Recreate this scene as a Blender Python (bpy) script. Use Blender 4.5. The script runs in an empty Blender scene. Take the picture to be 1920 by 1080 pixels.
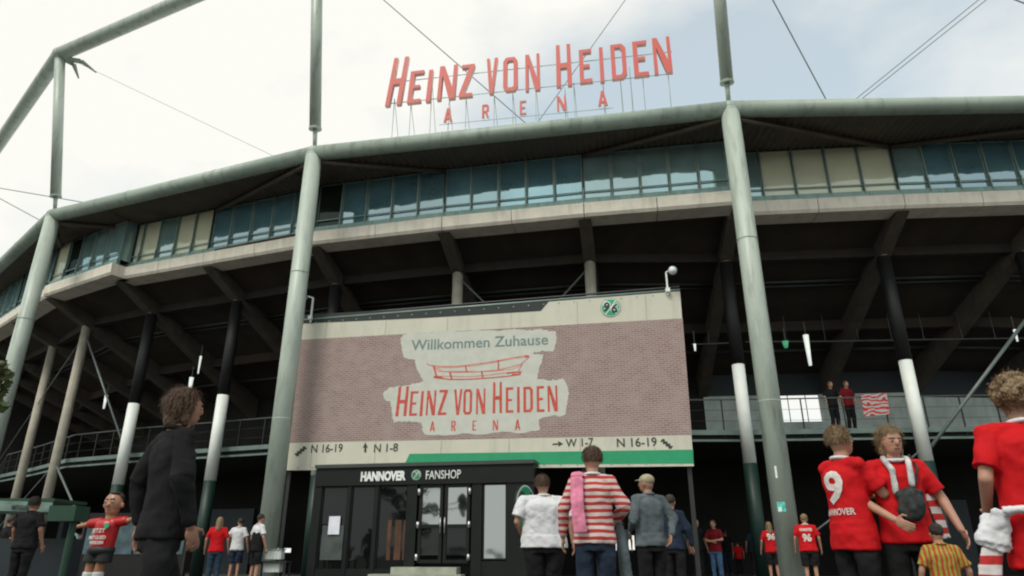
import bpy, bmesh, math, random
from mathutils import Vector, Matrix, Quaternion
random.seed(96)
S = bpy.context.scene
COL = S.collection
R = math.radians
# ------------------------------------------------------------------ camera
CZ = 0.8                      # eye height of the photographer (held low)
F = 1290.0                    # focal length in pixels of a 1920 px wide frame
PITCH = R(21.1)
cam_d = bpy.data.cameras.new('camera')
cam_d.sensor_width = 36.0
cam_d.lens = F/1920*36
cam_d.clip_start = 0.1
cam_d.clip_end = 3000
cam = bpy.data.objects.new('camera', cam_d)
cam.location = (0, 0, CZ)
cam.rotation_euler = (math.pi/2+PITCH, 0, 0)
COL.objects.link(cam)
S.camera = cam
# ------------------------------------------------------------------ light
SUN_EL, SUN_AZ = R(52), R(215)
W = bpy.data.worlds.new('World')
S.world = W
W.use_nodes = True
nt = W.node_tree
nt.nodes.clear()
def N(t, tree=None, **kw):
    n = (tree or nt).nodes.new(t)
    for k, v in kw.items():
        setattr(n, k, v)
    return n
wo = N('ShaderNodeOutputWorld')
sky = N('ShaderNodeTexSky', sky_type='NISHITA', sun_disc=False)
sky.sun_elevation = SUN_EL
sky.sun_rotation = SUN_AZ
sky.dust_density = 2.5
b1 = N('ShaderNodeBackground'); b1.inputs[1].default_value = 0.15
b2 = N('ShaderNodeBackground'); b2.inputs[0].default_value = (.80, .79, .745, 1); b2.inputs[1].default_value = 1.0
tc = N('ShaderNodeTexCoord')
mp = N('ShaderNodeMapping'); mp.inputs['Scale'].default_value = (1, 1, 1.7); mp.inputs['Location'].default_value = (1.118, -1.277, -1.978)
n1 = N('ShaderNodeTexNoise'); n1.inputs['Scale'].default_value = 1.35; n1.inputs['Detail'].default_value = 7; n1.inputs['Roughness'].default_value = .52
cr = N('ShaderNodeValToRGB')
cr.color_ramp.elements[0].position = .36; cr.color_ramp.elements[0].color = (0.46, .46, .46, 1)
cr.color_ramp.elements[1].position = .52; cr.color_ramp.elements[1].color = (1, 1, 1, 1)
mx = N('ShaderNodeMixShader')
L = nt.links.new
L(tc.outputs['Generated'], mp.inputs[0]); L(mp.outputs[0], n1.inputs[0]); L(n1.outputs[0], cr.inputs[0])
L(cr.outputs[0], mx.inputs[0]); tint = N('ShaderNodeMix', data_type='RGBA', blend_type='MULTIPLY'); tint.inputs[0].default_value = 1; tint.inputs[7].default_value = (1.02, 1.38, 1.18, 1); L(sky.outputs[0], tint.inputs[6]); L(tint.outputs[2], b1.inputs[0]); L(b1.outputs[0], mx.inputs[1]); L(b2.outputs[0], mx.inputs[2])
L(mx.outputs[0], wo.inputs[0])
sun_d = bpy.data.lights.new('sun', 'SUN'); sun_d.energy = 1.5; sun_d.angle = R(18); sun_d.color = (1, .95, .86)
sun = bpy.data.objects.new('sun', sun_d)
COL.objects.link(sun)
sd = Vector((math.sin(SUN_AZ)*math.cos(SUN_EL), math.cos(SUN_AZ)*math.cos(SUN_EL), math.sin(SUN_EL)))
sun.rotation_euler = sd.to_track_quat('Z', 'Y').to_euler()
S.view_settings.view_transform = 'Standard'
S.view_settings.look = 'None'
S.view_settings.exposure = 0.30
S.view_settings.gamma = 1
S.view_settings.use_curve_mapping = False
S.render.engine = 'CYCLES'
S.cycles.max_bounces = 5
S.cycles.pixel_filter_type = 'BLACKMAN_HARRIS'
S.cycles.filter_width = 2.1

# ------------------------------------------------------------------ measuring helpers (pixel of the photo -> place on a real plane)
CP, SP = math.cos(PITCH), math.sin(PITCH)
def ray(px, py):
    u = (px-960)/F; v = (540-py)/F
    return Vector((u, CP-SP*v, SP+CP*v))
def on_h(px, py, h):                      # on the horizontal plane at height h (absolute)
    d = ray(px, py); return Vector((0, 0, CZ))+d*((h-CZ)/d.z)
def on_y(px, py, Y):
    d = ray(px, py); return Vector((0, 0, CZ))+d*(Y/d.y)
class Plane:                              # vertical plane through two plan points
    def __init__(s, a, b):
        s.o = Vector((a[0], a[1], 0)); s.e = (Vector((b[0], b[1], 0))-s.o); s.len = s.e.length; s.e.normalize()
        s.n = Vector((s.e.y, -s.e.x, 0))  # towards the camera
        if s.n.y > 0: s.n = -s.n
    def hit(s, px, py):                   # (s, t)
        d = ray(px, py); o = Vector((0, 0, CZ))
        k = (s.o-o).dot(s.n)/d.dot(s.n)
        p = o+d*k
        return ((p-s.o).dot(s.e), p.z)
    def at(s, a, t, off=0):
        return s.o+s.e*a+Vector((0, 0, t))+s.n*off
    def mat(s, a, t, off=0):
        m = Matrix.Identity(4)
        z = s.n; x = s.e; y = Vector((0, 0, 1))
        for i in range(3):
            m[i][0] = x[i]; m[i][1] = y[i]; m[i][2] = z[i]
        m.translation = s.at(a, t, off)
        return m

# ------------------------------------------------------------------ materials
MATS = {}
def mat(name, col, rough=.6, metal=0, noise=.12, scale=3, bump=0.0, bscale=60, dirt=None, dscale=1.2, spec=.5, stretch=None):
    if name in MATS: return MATS[name]
    m = bpy.data.materials.new(name); m.use_nodes = True
    t = m.node_tree; p = t.nodes['Principled BSDF']
    p.inputs['Roughness'].default_value = rough; p.inputs['Metallic'].default_value = metal
    p.inputs['Specular IOR Level'].default_value = spec
    c = N('ShaderNodeTexCoord', t); no = N('ShaderNodeTexNoise', t); no.inputs['Scale'].default_value = scale; no.inputs['Detail'].default_value = 6
    src = c.outputs['Object']
    if stretch:
        mpp = N('ShaderNodeMapping', t); mpp.inputs['Scale'].default_value = stretch
        t.links.new(src, mpp.inputs[0]); src = mpp.outputs[0]
    t.links.new(src, no.inputs[0])
    mr = N('ShaderNodeMapRange', t); mr.inputs[1].default_value = .3; mr.inputs[2].default_value = .7
    mr.inputs[3].default_value = 1-noise; mr.inputs[4].default_value = 1+noise
    t.links.new(no.outputs[0], mr.inputs[0])
    mul = N('ShaderNodeMix', t, data_type='RGBA', blend_type='MULTIPLY'); mul.inputs[0].default_value = 1
    mul.inputs[6].default_value = (*col, 1)
    t.links.new(mr.outputs[0], mul.inputs[7])
    out = mul.outputs[2]
    if dirt:
        n2 = N('ShaderNodeTexNoise', t); n2.inputs['Scale'].default_value = dscale; n2.inputs['Detail'].default_value = 8; n2.inputs['Roughness'].default_value = .65
        mq = N('ShaderNodeMapping', t); mq.inputs['Scale'].default_value = (3.2, 3.2, .5)
        t.links.new(c.outputs['Object'], mq.inputs[0]); t.links.new(mq.outputs[0], n2.inputs[0])
        r2 = N('ShaderNodeMapRange', t); r2.inputs[1].default_value = .5; r2.inputs[2].default_value = .75; r2.inputs[4].default_value = .8
        t.links.new(n2.outputs[0], r2.inputs[0])
        m2 = N('ShaderNodeMix', t, data_type='RGBA'); m2.inputs[7].default_value = (*dirt, 1)
        t.links.new(r2.outputs[0], m2.inputs[0]); t.links.new(out, m2.inputs[6]); out = m2.outputs[2]
    t.links.new(out, p.inputs['Base Color'])
    if bump:
        n3 = N('ShaderNodeTexNoise', t); n3.inputs['Scale'].default_value = bscale; n3.inputs['Detail'].default_value = 4
        bp = N('ShaderNodeBump', t); bp.inputs['Strength'].default_value = bump; bp.inputs['Distance'].default_value = .02
        t.links.new(c.outputs['Object'], n3.inputs[0]); t.links.new(n3.outputs[0], bp.inputs['Height']); t.links.new(bp.outputs[0], p.inputs['Normal'])
    MATS[name] = m
    return m
M = dict(
    steel=mat('painted_steel', (.43, .49, .43), .42, noise=.08, scale=.8, dirt=(.17, .2, .17)),
    alu_d=mat('parapet_grey', (.05, .06, .058), .5),
    steel_lo=mat('painted_steel_ring', (.33, .40, .34), .5, noise=.1, scale=.7, dirt=(.13, .17, .14)),
    cable=mat('cable_steel', (.16, .19, .18), .5, .3),
    dark=mat('dark_steel', (.018, .02, .02), .45),
    black=mat('black_wrap', (.010, .011, .011), .6),
    white=mat('white_wrap', (.84, .88, .84), .55, noise=.05),
    green_d=mat('dark_green_paint', (.006, .028, .022), .5),
    concrete=mat('edge_concrete', (.80, .74, .64), .8, noise=.10, scale=2, bump=.3, dirt=(.55, .51, .43)),
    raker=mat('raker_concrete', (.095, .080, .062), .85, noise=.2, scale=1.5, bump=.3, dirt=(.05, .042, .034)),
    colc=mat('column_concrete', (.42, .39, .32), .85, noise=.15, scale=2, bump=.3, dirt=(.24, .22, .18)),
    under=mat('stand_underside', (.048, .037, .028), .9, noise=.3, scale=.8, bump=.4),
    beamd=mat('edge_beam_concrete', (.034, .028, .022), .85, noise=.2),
    balc=mat('balcony_edge_paint', (.14, .20, .18), .5, noise=.2),
    railm=mat('railing_grey', (.06, .075, .07), .5),
    seam=mat('cloth_seam', (.44, .42, .35), .8),
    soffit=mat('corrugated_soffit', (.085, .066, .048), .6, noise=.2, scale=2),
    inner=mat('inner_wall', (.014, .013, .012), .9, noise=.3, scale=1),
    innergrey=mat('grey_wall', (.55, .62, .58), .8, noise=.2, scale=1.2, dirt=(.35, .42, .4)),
    navy=mat('navy_band', (.012, .02, .028), .6),
    mull=mat('mullion_alu', (.24, .32, .29), .4, .2),
    sill=mat('sill_alu', (.22, .33, .30), .4, .2, dirt=(.1, .15, .14)),
    ground=mat('paving', (.06, .058, .053), .85, noise=.3, scale=2, bump=.4),
    roof=mat('roof_sheet', (.6, .62, .6), .5),
    red=mat('sign_red', (.66, .115, .095), .5, noise=.06),
    redside=mat('sign_red_return', (.66, .42, .38), .6, noise=.06),
    bannerw=mat('banner_cloth', (.60, .585, .49), .8, noise=.06, scale=.9, bump=.15, bscale=6, dirt=(.47, .46, .38), dscale=.8),
    bandk=mat('banner_black', (.020, .028, .028), .7),
    bandg=mat('banner_green', (.02, .31, .14), .7, noise=.08),
    paintw=mat('banner_brush_white', (.56, .57, .51), .8, noise=.06, scale=4),
    textg=mat('banner_grey_text', (.17, .25, .25), .8),
    textk=mat('banner_black_text', (.045, .055, .045), .8),
    textr=mat('banner_red_text', (.55, .085, .065), .8, noise=.2, scale=10),
    textrl=mat('banner_red_sketch', (.62, .2, .16), .8, noise=.25, scale=12),
    shopblack=mat('shop_black', (.011, .014, .013), .5, noise=.15, spec=.2),
    shopgrey=mat('shop_trim', (.04, .05, .048), .5),
    letterw=mat('letter_white', (.78, .8, .78), .5),
    logog=mat('logo_green', (.02, .36, .17), .6),
    paper=mat('paper', (.75, .77, .85), .8),
    chrome=mat('brushed_hinge', (.5, .5, .5), .35, .8),
    stairm=mat('step_stone', (.33, .35, .28), .8, noise=.2, bump=.3),
    stallg=mat('stall_green', (.010, .05, .028), .6),
    stallw=mat('stall_sign', (.20, .29, .25), .6, noise=.3, scale=5),
    leaf=mat('leaf', (.07, .09, .025), .7, noise=.5, scale=5),
    bark=mat('bark', (.06, .05, .04), .9, bump=.5),
    teal=mat('sticker_teal', (.10, .50, .42), .6, noise=.5, scale=9),
    skin=mat('skin', (.42, .22, .15), .55, noise=.1, scale=12),
    skind=mat('skin_tan', (.30, .15, .10), .55, noise=.1, scale=12),
    lips=mat('lips', (.30, .09, .07), .5), eye=mat('eye', (.02, .015, .012), .2), eyew=mat('eye_white', (.30, .27, .25), .5),
    hairb=mat('hair_blond', (.22, .145, .075), .6, noise=.5, scale=40, bump=.8, bscale=70),
    hairm=mat('hair_brown', (.10, .055, .03), .6, noise=.5, scale=40, bump=.8, bscale=70),
    hairk=mat('hair_dark', (.025, .018, .013), .6, noise=.5, scale=40, bump=.8, bscale=70),
    jersey=mat('red_jersey', (.52, .010, .014), .75, noise=.12, scale=6, spec=.12, bump=.35, bscale=9),
    jerseyd=mat('dark_red_top', (.16, .01, .014), .8, noise=.12, scale=6, spec=.12, bump=.35, bscale=9),
    tee=mat('white_tee', (.62, .62, .64), .85, noise=.06, scale=6, spec=.12, bump=.4, bscale=8),
    blackc=mat('black_cloth', (.014, .014, .015), .9, noise=.3, scale=6, spec=.12, bump=.35, bscale=9),
    navyc=mat('navy_cloth', (.02, .03, .05), .9, noise=.3, scale=6, spec=.12, bump=.35, bscale=9),
    jeans=mat('blue_jeans', (.06, .12, .22), .9, noise=.3, scale=8, spec=.12, bump=.35, bscale=20),
    jeansd=mat('dark_jeans', (.03, .05, .08), .9, noise=.3, scale=8, spec=.12, bump=.35, bscale=20),
    greyc=mat('grey_cloth', (.10, .12, .13), .9, noise=.3, scale=6, spec=.12, bump=.35, bscale=9),
    shoe=mat('shoe', (.05, .05, .05), .6), sock=mat('sock', (.55, .58, .56), .9),
    print_w=mat('jersey_print', (.66, .6, .57), .7, noise=.15, scale=30),
    bagm=mat('bag', (.03, .045, .045), .8, noise=.8, scale=16, spec=.15, dirt=(.10, .02, .02), dscale=9),
    infl=mat('inflatable_skin', (.36, .17, .10), .35), inflr=mat('inflatable_red', (.42, .008, .012), .35),
    poster=mat('poster_blue', (.06, .10, .12), .6, noise=.6, scale=2.5),
    capm=mat('beige_cap', (.30, .26, .17), .8, noise=.3, scale=12),
    pink=mat('scarf_pink', (.70, .22, .34), .8, noise=.35, scale=9),
)
def glass(name, diff, gl, fac, rough=.04, noise=.25):
    m = bpy.data.materials.new(name); m.use_nodes = True; t = m.node_tree; t.nodes.clear()
    o = N('ShaderNodeOutputMaterial', t); d = N('ShaderNodeBsdfDiffuse', t); g = N('ShaderNodeBsdfGlossy', t); x = N('ShaderNodeMixShader', t)
    g.inputs[0].default_value = (*gl, 1); g.inputs['Roughness'].default_value = rough; x.inputs[0].default_value = fac
    c = N('ShaderNodeTexCoord', t); n = N('ShaderNodeTexNoise', t); n.inputs['Scale'].default_value = .8; n.inputs['Detail'].default_value = 5
    mr = N('ShaderNodeMapRange', t); mr.inputs[1].default_value = .3; mr.inputs[2].default_value = .7; mr.inputs[3].default_value = 1-noise; mr.inputs[4].default_value = 1+noise
    ml = N('ShaderNodeMix', t, data_type='RGBA', blend_type='MULTIPLY'); ml.inputs[0].default_value = 1; ml.inputs[6].default_value = (*diff, 1)
    t.links.new(c.outputs['Object'], n.inputs[0]); t.links.new(n.outputs[0], mr.inputs[0]); t.links.new(mr.outputs[0], ml.inputs[7]); t.links.new(ml.outputs[2], d.inputs[0])
    t.links.new(d.outputs[0], x.inputs[1]); t.links.new(g.outputs[0], x.inputs[2]); t.links.new(x.outputs[0], o.inputs[0])
    # panes are never quite flat
    n2 = N('ShaderNodeTexNoise', t); n2.inputs['Scale'].default_value = .9; bp = N('ShaderNodeBump', t); bp.inputs['Strength'].default_value = .35; bp.inputs['Distance'].default_value = .03
    t.links.new(c.outputs['Object'], n2.inputs[0]); t.links.new(n2.outputs[0], bp.inputs['Height']); t.links.new(bp.outputs[0], g.inputs['Normal'])
    MATS[name] = m; return m
M['glass'] = glass('blue_glass', (.11, .235, .285), (.58, .76, .82), .42)
M['glass2'] = glass('blue_glass_pale', (.23, .36, .36), (.60, .76, .78), .46)
M['glassc'] = glass('glass_with_blind', (.72, .73, .54), (.6, .65, .6), .2, noise=.1)
M['glassd'] = glass('dark_glass', (.012, .018, .013), (.4, .5, .5), .07)
M['shopglass'] = glass('shop_glass', (.006, .007, .007), (.55, .60, .60), .055, noise=.1)
M['shopmirror'] = glass('shop_glass_bright', (.015, .02, .02), (.60, .66, .66), .58, noise=.1)
# brick print on the banner
def brick_mat():
    m = bpy.data.materials.new('brick_print'); m.use_nodes = True; t = m.node_tree; p = t.nodes['Principled BSDF']
    p.inputs['Roughness'].default_value = .85
    c = N('ShaderNodeTexCoord', t); b = N('ShaderNodeTexBrick', t)
    b.inputs['Scale'].default_value = 1; b.inputs['Brick Width'].default_value = .19; b.inputs['Row Height'].default_value = .064
    b.inputs['Mortar Size'].default_value = .011; b.inputs['Mortar Smooth'].default_value = .3
    b.inputs['Color1'].default_value = (.225, .137, .130, 1); b.inputs['Color2'].default_value = (.285, .19, .178, 1); b.inputs['Mortar'].default_value = (.40, .33, .30, 1)
    n = N('ShaderNodeTexNoise', t); n.inputs['Scale'].default_value = 1.6; n.inputs['Detail'].default_value = 9; n.inputs['Roughness'].default_value = .7
    mr = N('ShaderNodeMapRange', t); mr.inputs[1].default_value = .42; mr.inputs[2].default_value = .72; mr.inputs[4].default_value = .55
    mx = N('ShaderNodeMix', t, data_type='RGBA'); mx.inputs[7].default_value = (.42, .345, .32, 1)
    t.links.new(c.outputs['Object'], b.inputs[0]); t.links.new(c.outputs['Object'], n.inputs[0]); t.links.new(n.outputs[0], mr.inputs[0])
    t.links.new(mr.outputs[0], mx.inputs[0]); t.links.new(b.outputs[0], mx.inputs[6]); t.links.new(mx.outputs[2], p.inputs['Base Color'])
    return m
M['brick'] = brick_mat()
def stripe_mat(name, a, b, sc, axis='Z', dist=1.2):
    m = bpy.data.materials.new(name); m.use_nodes = True; t = m.node_tree; p = t.nodes['Principled BSDF']; p.inputs['Roughness'].default_value = .85
    c = N('ShaderNodeTexCoord', t); w = N('ShaderNodeTexWave', t, bands_direction=axis); w.inputs['Scale'].default_value = sc; w.inputs['Distortion'].default_value = dist; w.inputs['Detail'].default_value = 2
    r = N('ShaderNodeValToRGB', t); r.color_ramp.elements[0].position = .42; r.color_ramp.elements[1].position = .55
    r.color_ramp.elements[0].color = (*a, 1); r.color_ramp.elements[1].color = (*b, 1)
    t.links.new(c.outputs['Object'], w.inputs[0]); t.links.new(w.outputs[0], r.inputs[0]); t.links.new(r.outputs[0], p.inputs['Base Color'])
    return m
M['stripes'] = stripe_mat('red_white_stripes', (.42, .03, .03), (.55, .47, .44), 5.2, 'Z', 1.5)
M['scarf'] = stripe_mat('scarf_red_white', (.45, .02, .02), (.6, .55, .55), 3.2, 'Z', 1.0)
M['kidshirt'] = stripe_mat('yellow_red_green_stripes', (.40, .05, .02), (.30, .30, .04), 6, 'X', 3)
M['fanbanner'] = stripe_mat('fan_banner', (.5, .03, .03), (.42, .44, .43), 2.2, 'Z', 14)
def emis(name, col, s):
    m = bpy.data.materials.new(name); m.use_nodes = True; p = m.node_tree.nodes['Principled BSDF']
    p.inputs['Base Color'].default_value = (*col, 1); p.inputs['Emission Color'].default_value = (*col, 1); p.inputs['Emission Strength'].default_value = s
    return m
M['lamp'] = emis('lamp_glow', (.9, .95, .88), .55)
M['lampg'] = emis('exit_glow', (.1, .5, .25), .3)

# ------------------------------------------------------------------ object helpers
def link(name, me, m, parent=None):
    o = bpy.data.objects.new(name, me); COL.objects.link(o)
    if m is not None:
        me.materials.clear(); me.materials.append(m)
    if parent is not None: o.parent = parent
    return o
def obj(name, bm, m, parent=None, smooth=False):
    bmesh.ops.recalc_face_normals(bm, faces=bm.faces)
    me = bpy.data.meshes.new(name); bm.to_mesh(me); bm.free()
    if smooth:
        for p in me.polygons: p.use_smooth = True
    return link(name, me, m, parent)
def thing(name, label, cat, loc=(0, 0, 0), group=None, rz=0):
    o = bpy.data.objects.new(name, None); COL.objects.link(o); o.location = loc; o.rotation_euler = (0, 0, rz); o.empty_display_size = .3
    o['label'] = label; o['category'] = cat
    if group: o['group'] = group
    return o
def box(bm, c, s, m=None):
    v = []
    for x in (-.5, .5):
        for y in (-.5, .5):
            for z in (-.5, .5):
                p = Vector((c[0]+x*s[0], c[1]+y*s[1], c[2]+z*s[2]))
                v.append(bm.verts.new(m @ p if m else p))
    for q in ((0, 1, 3, 2), (4, 6, 7, 5), (0, 4, 5, 1), (2, 3, 7, 6), (0, 2, 6, 4), (1, 5, 7, 3)):
        bm.faces.new([v[i] for i in q])
def hexa(bm, b4, t4):                        # block from 4 bottom and 4 top corners
    v = [bm.verts.new(p) for p in b4]+[bm.verts.new(p) for p in t4]
    for q in ((3, 2, 1, 0), (4, 5, 6, 7), (0, 1, 5, 4), (1, 2, 6, 5), (2, 3, 7, 6), (3, 0, 4, 7)):
        bm.faces.new([v[i] for i in q])
def bar(bm, a, b, w, h, up=Vector((0, 0, 1))):
    a = Vector(a); b = Vector(b); d = (b-a).normalized()
    s = d.cross(up)
    if s.length < 1e-4: s = Vector((1, 0, 0))
    s.normalize(); u = s.cross(d).normalized()
    s *= w/2; u *= h/2
    hexa(bm, [a-s-u, a+s-u, a+s+u, a-s+u], [b-s-u, b+s-u, b+s+u, b-s+u])
def tube(bm, a, b, r0, r1=None, seg=12, cap=True, ell=(1, 1), axx=None):
    a = Vector(a); b = Vector(b); r1 = r0 if r1 is None else r1
    d = (b-a).normalized()
    x = axx or (Vector((1, 0, 0)) if abs(d.x) < .9 else Vector((0, 1, 0)))
    x = (x-d*x.dot(d)).normalized(); y = d.cross(x)
    A = []; B = []
    for i in range(seg):
        t = 2*math.pi*i/seg; q = x*math.cos(t)*ell[0]+y*math.sin(t)*ell[1]
        A.append(bm.verts.new(a+q*r0)); B.append(bm.verts.new(b+q*r1))
    for i in range(seg):
        j = (i+1) % seg; bm.faces.new((A[i], A[j], B[j], B[i]))
    if cap: bm.faces.new(A[::-1]); bm.faces.new(B)
def ball(bm, c, r, sub=2, rot=None):
    r = (r, r, r) if not hasattr(r, '__len__') else r
    m = Matrix.Translation(c)
    if rot: m = m @ rot.to_4x4()
    m = m @ Matrix.Diagonal((*r, 1))
    bmesh.ops.create_icosphere(bm, subdivisions=sub, radius=1, matrix=m)
def cap(bm, a, b, r0, r1=None, seg=10):
    r1 = r0 if r1 is None else r1
    tube(bm, a, b, r0, r1, seg); ball(bm, a, r0, 2); ball(bm, b, r1, 2)
def NB(): return bmesh.new()
def frame(bm, at, s0, s1, z0, z1, f, d0, d1):      # one connected rectangular frame
    O = [(s0, z0), (s1, z0), (s1, z1), (s0, z1)]; I = [(s0+f, z0+f), (s1-f, z0+f), (s1-f, z1-f), (s0+f, z1-f)]
    R4 = [[bm.verts.new(at(x, z, d)) for x, z in P_] for P_, d in ((O, d0), (I, d0), (I, d1), (O, d1))]
    for k in range(4):
        for i in range(4):
            j = (i+1) % 4; bm.faces.new((R4[k][i], R4[k][j], R4[(k+1) % 4][j], R4[(k+1) % 4][i]))
def one(fn, name, m, parent=None, smooth=False):
    bm = NB(); fn(bm); return obj(name, bm, m, parent, smooth)
def onebar(name, m, parent, a, b, w, h): return one(lambda bm: bar(bm, a, b, w, h), name, m, parent)
def onetube(name, m, parent, a, b, r, r1=None, seg=12): return one(lambda bm: tube(bm, a, b, r, r1, seg), name, m, parent, seg > 8)

# ------------------------------------------------------------------ ground
bm = NB(); box(bm, (0, 100, -.1), (1600, 1600, .2)); g = obj('ground', bm, M['ground']); g['kind'] = 'structure'

# ------------------------------------------------------------------ stadium
ST = thing('stadium', 'large stadium with steel roof ring, glazed box level and open concrete stands on columns', 'stadium', (0, 24, 0))
ST.matrix_world = Matrix.Translation((0, 24, 0))
INV = Matrix.Translation((0, -24, 0))
bpy.context.view_layer.update()
def sp(name, bm, m, parent=None, smooth=False):          # part of the stadium, built in world coordinates
    bm.transform(INV); return obj(name, bm, m, parent or ST, smooth)
def spf(fn, name, m, parent=None, smooth=False):
    b = NB(); fn(b); return sp(name, b, m, parent, smooth)
ZR = 14.0            # axis height of the ring beam
ring = [Vector((-44, 58)), Vector((-36.8, 46.0)), Vector((-29.6, 35.2)), Vector((-19.2, 25.8)), Vector((-7.0, 21.0)), Vector((6.93, 18.4)), Vector((21.0, 18.0)), Vector((34.6, 21.0))]
def r3(i, z=ZR): return Vector((ring[i].x, ring[i].y, z))
def outn(i):
    a = (ring[i]-ring[i-1]).normalized(); b = (ring[min(i+1, len(ring)-1)]-ring[i]).normalized() if i+1 < len(ring) else a
    t = (a+b).normalized(); return Vector((t.y, -t.x, 0))
for i in range(1, len(ring)-1):
    spf(lambda b: tube(b, r3(i), r3(i+1), .27, seg=28), 'ring_beam', M['steel_lo'], smooth=True)
    spf(lambda b: ball(b, r3(i), .29, 3), 'ring_joint', M['steel_lo'], smooth=True)
for i in range(2, len(ring)-1):
    for q in (1/3, 2/3):
        c_ = r3(i).lerp(r3(i+1), q); d_ = (r3(i+1)-r3(i)).normalized()
        spf(lambda b: tube(b, c_-d_*.02, c_+d_*.02, .279, seg=28), 'weld_ring', M['steel_lo'])
up_h = {2: 6.4, 3: 7.35, 4: 8.45, 5: 8.3, 6: 8.3}
UP = {}
for i in range(2, 7):
    n = outn(i); UP[i] = r3(i)+n*1.40+Vector((0, 0, up_h[i]))
UP[1] = r3(1)+outn(1)*1.4+Vector((0, 0, 5.6))
for i in range(1, 6):
    spf(lambda b: tube(b, UP[i], UP[i+1], .29, seg=24), 'upper_ring_beam', M['steel'], smooth=True)
for i in range(2, 7):
    spf(lambda b: ball(b, UP[i], .31, 3), 'upper_ring_joint', M['steel'], smooth=True)
    # column: shaft, rounded head, base plate
    c = r3(i, 0); n = outn(i)
    head = r3(i, ZR-.10)
    col = spf(lambda b: tube(b, c+Vector((0, 0, .12)), head, .30, .285, 32), 'ring_column', M['steel'], smooth=True)
    sh = spf(lambda b: ball(b, head, (.29, .29, .33), 3), 'column_head', M['steel'], col, True)
    spf(lambda b: box(b, c+Vector((0, 0, .06)), (1.0, 1.0, .12)), 'base_plate', M['dark'], col)
    for k in range(8):
        a = k*math.pi/4
        spf(lambda b: tube(b, c+Vector((.42*math.cos(a), .42*math.sin(a), .12)), c+Vector((.42*math.cos(a), .42*math.sin(a), .2)), .03, seg=6), 'anchor_bolt', M['chrome'], col)
    for zz in (4.6, 9.4):
        spf(lambda b: tube(b, c+Vector((0, 0, zz)), c+Vector((0, 0, zz+.03)), .302, seg=32), 'weld_ring', M['steel'], col)
    # mast on a pin
    m0 = r3(i, ZR+.28)
    d = (UP[i]-m0); foot = m0+d*.085
    ms = spf(lambda b: tube(b, foot, UP[i], .205, .205, 24), 'roof_mast', M['steel'], smooth=True)
    spf(lambda b: tube(b, foot-d.normalized()*.05, foot+d.normalized()*.02, .225, seg=24), 'end_plate', M['steel_lo'], ms)
    spf(lambda b: tube(b, m0-Vector((0, 0, .1)), foot, .07, .085, 12), 'mast_pin', M['steel_lo'], ms, True)
    dn = d.normalized()
    # cable lugs under the node
    inn = -n
    for s in (-1, 1):
        e = ring[i+1]-ring[i]; e3 = Vector((e.x, e.y, 0)).normalized()
        q = UP[i]+inn*.5+e3*(.45+.25*s)-Vector((0, 0, .25))
        spf(lambda b: (bar(b, UP[i]+inn*.1-Vector((0, 0, .15)), q, .30, .05), tube(b, q, q+inn*.5+e3*.3*s-Vector((0, 0, .35)), .10, .03, 8)), 'cable_lug', M['steel_lo'], ms)

def cable(a, b, r=.022):
    spf(lambda bmm: tube(bmm, a, b, r, seg=6), 'roof_cable', M['cable'])
def roofpt(px, py): return on_h(px, py, ZR+.35)
cable(UP[4], roofpt(1050, 287), .018)
cable(UP[5], roofpt(1572, 230), .024)
cable(UP[5], roofpt(985, 262), .012)
for dx in (0, .35):
    cable(UP[6]+Vector((dx, 0, 0)), roofpt(1560, 222)+Vector((dx*.5, 0, 0)), .014)
cable(UP[5], UP[6]+Vector((3, 6, -1.5)), .03)
cable(UP[2], roofpt(230, 392), .022); cable(UP[2], roofpt(110, 432), .022); cable(UP[1], roofpt(60, 470), .02)
cable(UP[3], roofpt(560, 315), .009)

# facade plan, from the lower edge of the glass
ZG = 12.04           # bottom of glass
ZT = 13.90           # top of glass
def fp(px, py):
    p = on_h(px, py, ZG); return Vector((p.x, p.y, 0))
seg1 = [fp(97, 531), fp(224, 487)]
d0 = Vector((-.77, .64, 0))
seg0 = [seg1[0]+d0*10+Vector((0, .3, 0)), seg1[0]+d0*5+Vector((0, .25, 0)), seg1[0]+Vector((0, .12, 0))]
seg00 = [seg0[0]+Vector((-.62, .78, 0))*10, seg0[0]+Vector((-.62, .78, 0))*5, seg0[0]+Vector((0, .2, 0))]
seg2 = [fp(229, 499), fp(393, 469), fp(588, 433.5)]
seg3 = [fp(592, 430), fp(833, 402), fp(1095, 376), fp(1369, 353)]
seg4 = [fp(1371, 374.5), fp(1685, 360), fp(1975, 350)]
seg4.append(seg4[-1]+Vector((5, .35, 0)))
seg4.append(seg4[-1]+Vector((4.9, .9, 0)))
segs = [seg00, seg0, seg1, seg2, seg3, seg4]
Z3 = Vector((0, 0, 1))
def pane_mat(si, k, j, g):
    if si == 3 and k == 0: return M['glassc'] if j in (0, 1, 4) else M['glass2'] if j == 2 else M['glassc']
    if si == 3 and k == 1: return M['glassc'] if j == -1 else M['glass']
    if si == 2: return [M['glassc'], M['glassd'], M['glass2'], M['glass2'], M['glass2']][j]
    if si == 4 and k == 0: return [M['glassd'], M['glass'], M['glass'], M['glass'], M['glass']][j]
    if si == 4 and k == 2: return M['glass2']
    if si == 4: return M['glass']
    if si == 5 and k == 0: return [M['glass2'], M['glassc'], M['glassc'], M['glassc'], M['glassc']][j]
    if si == 5 and k == 1: return M['glass2'] if j == 0 else M['glass']
    return g
grid = []            # (point, inward) of every structural axis
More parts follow.
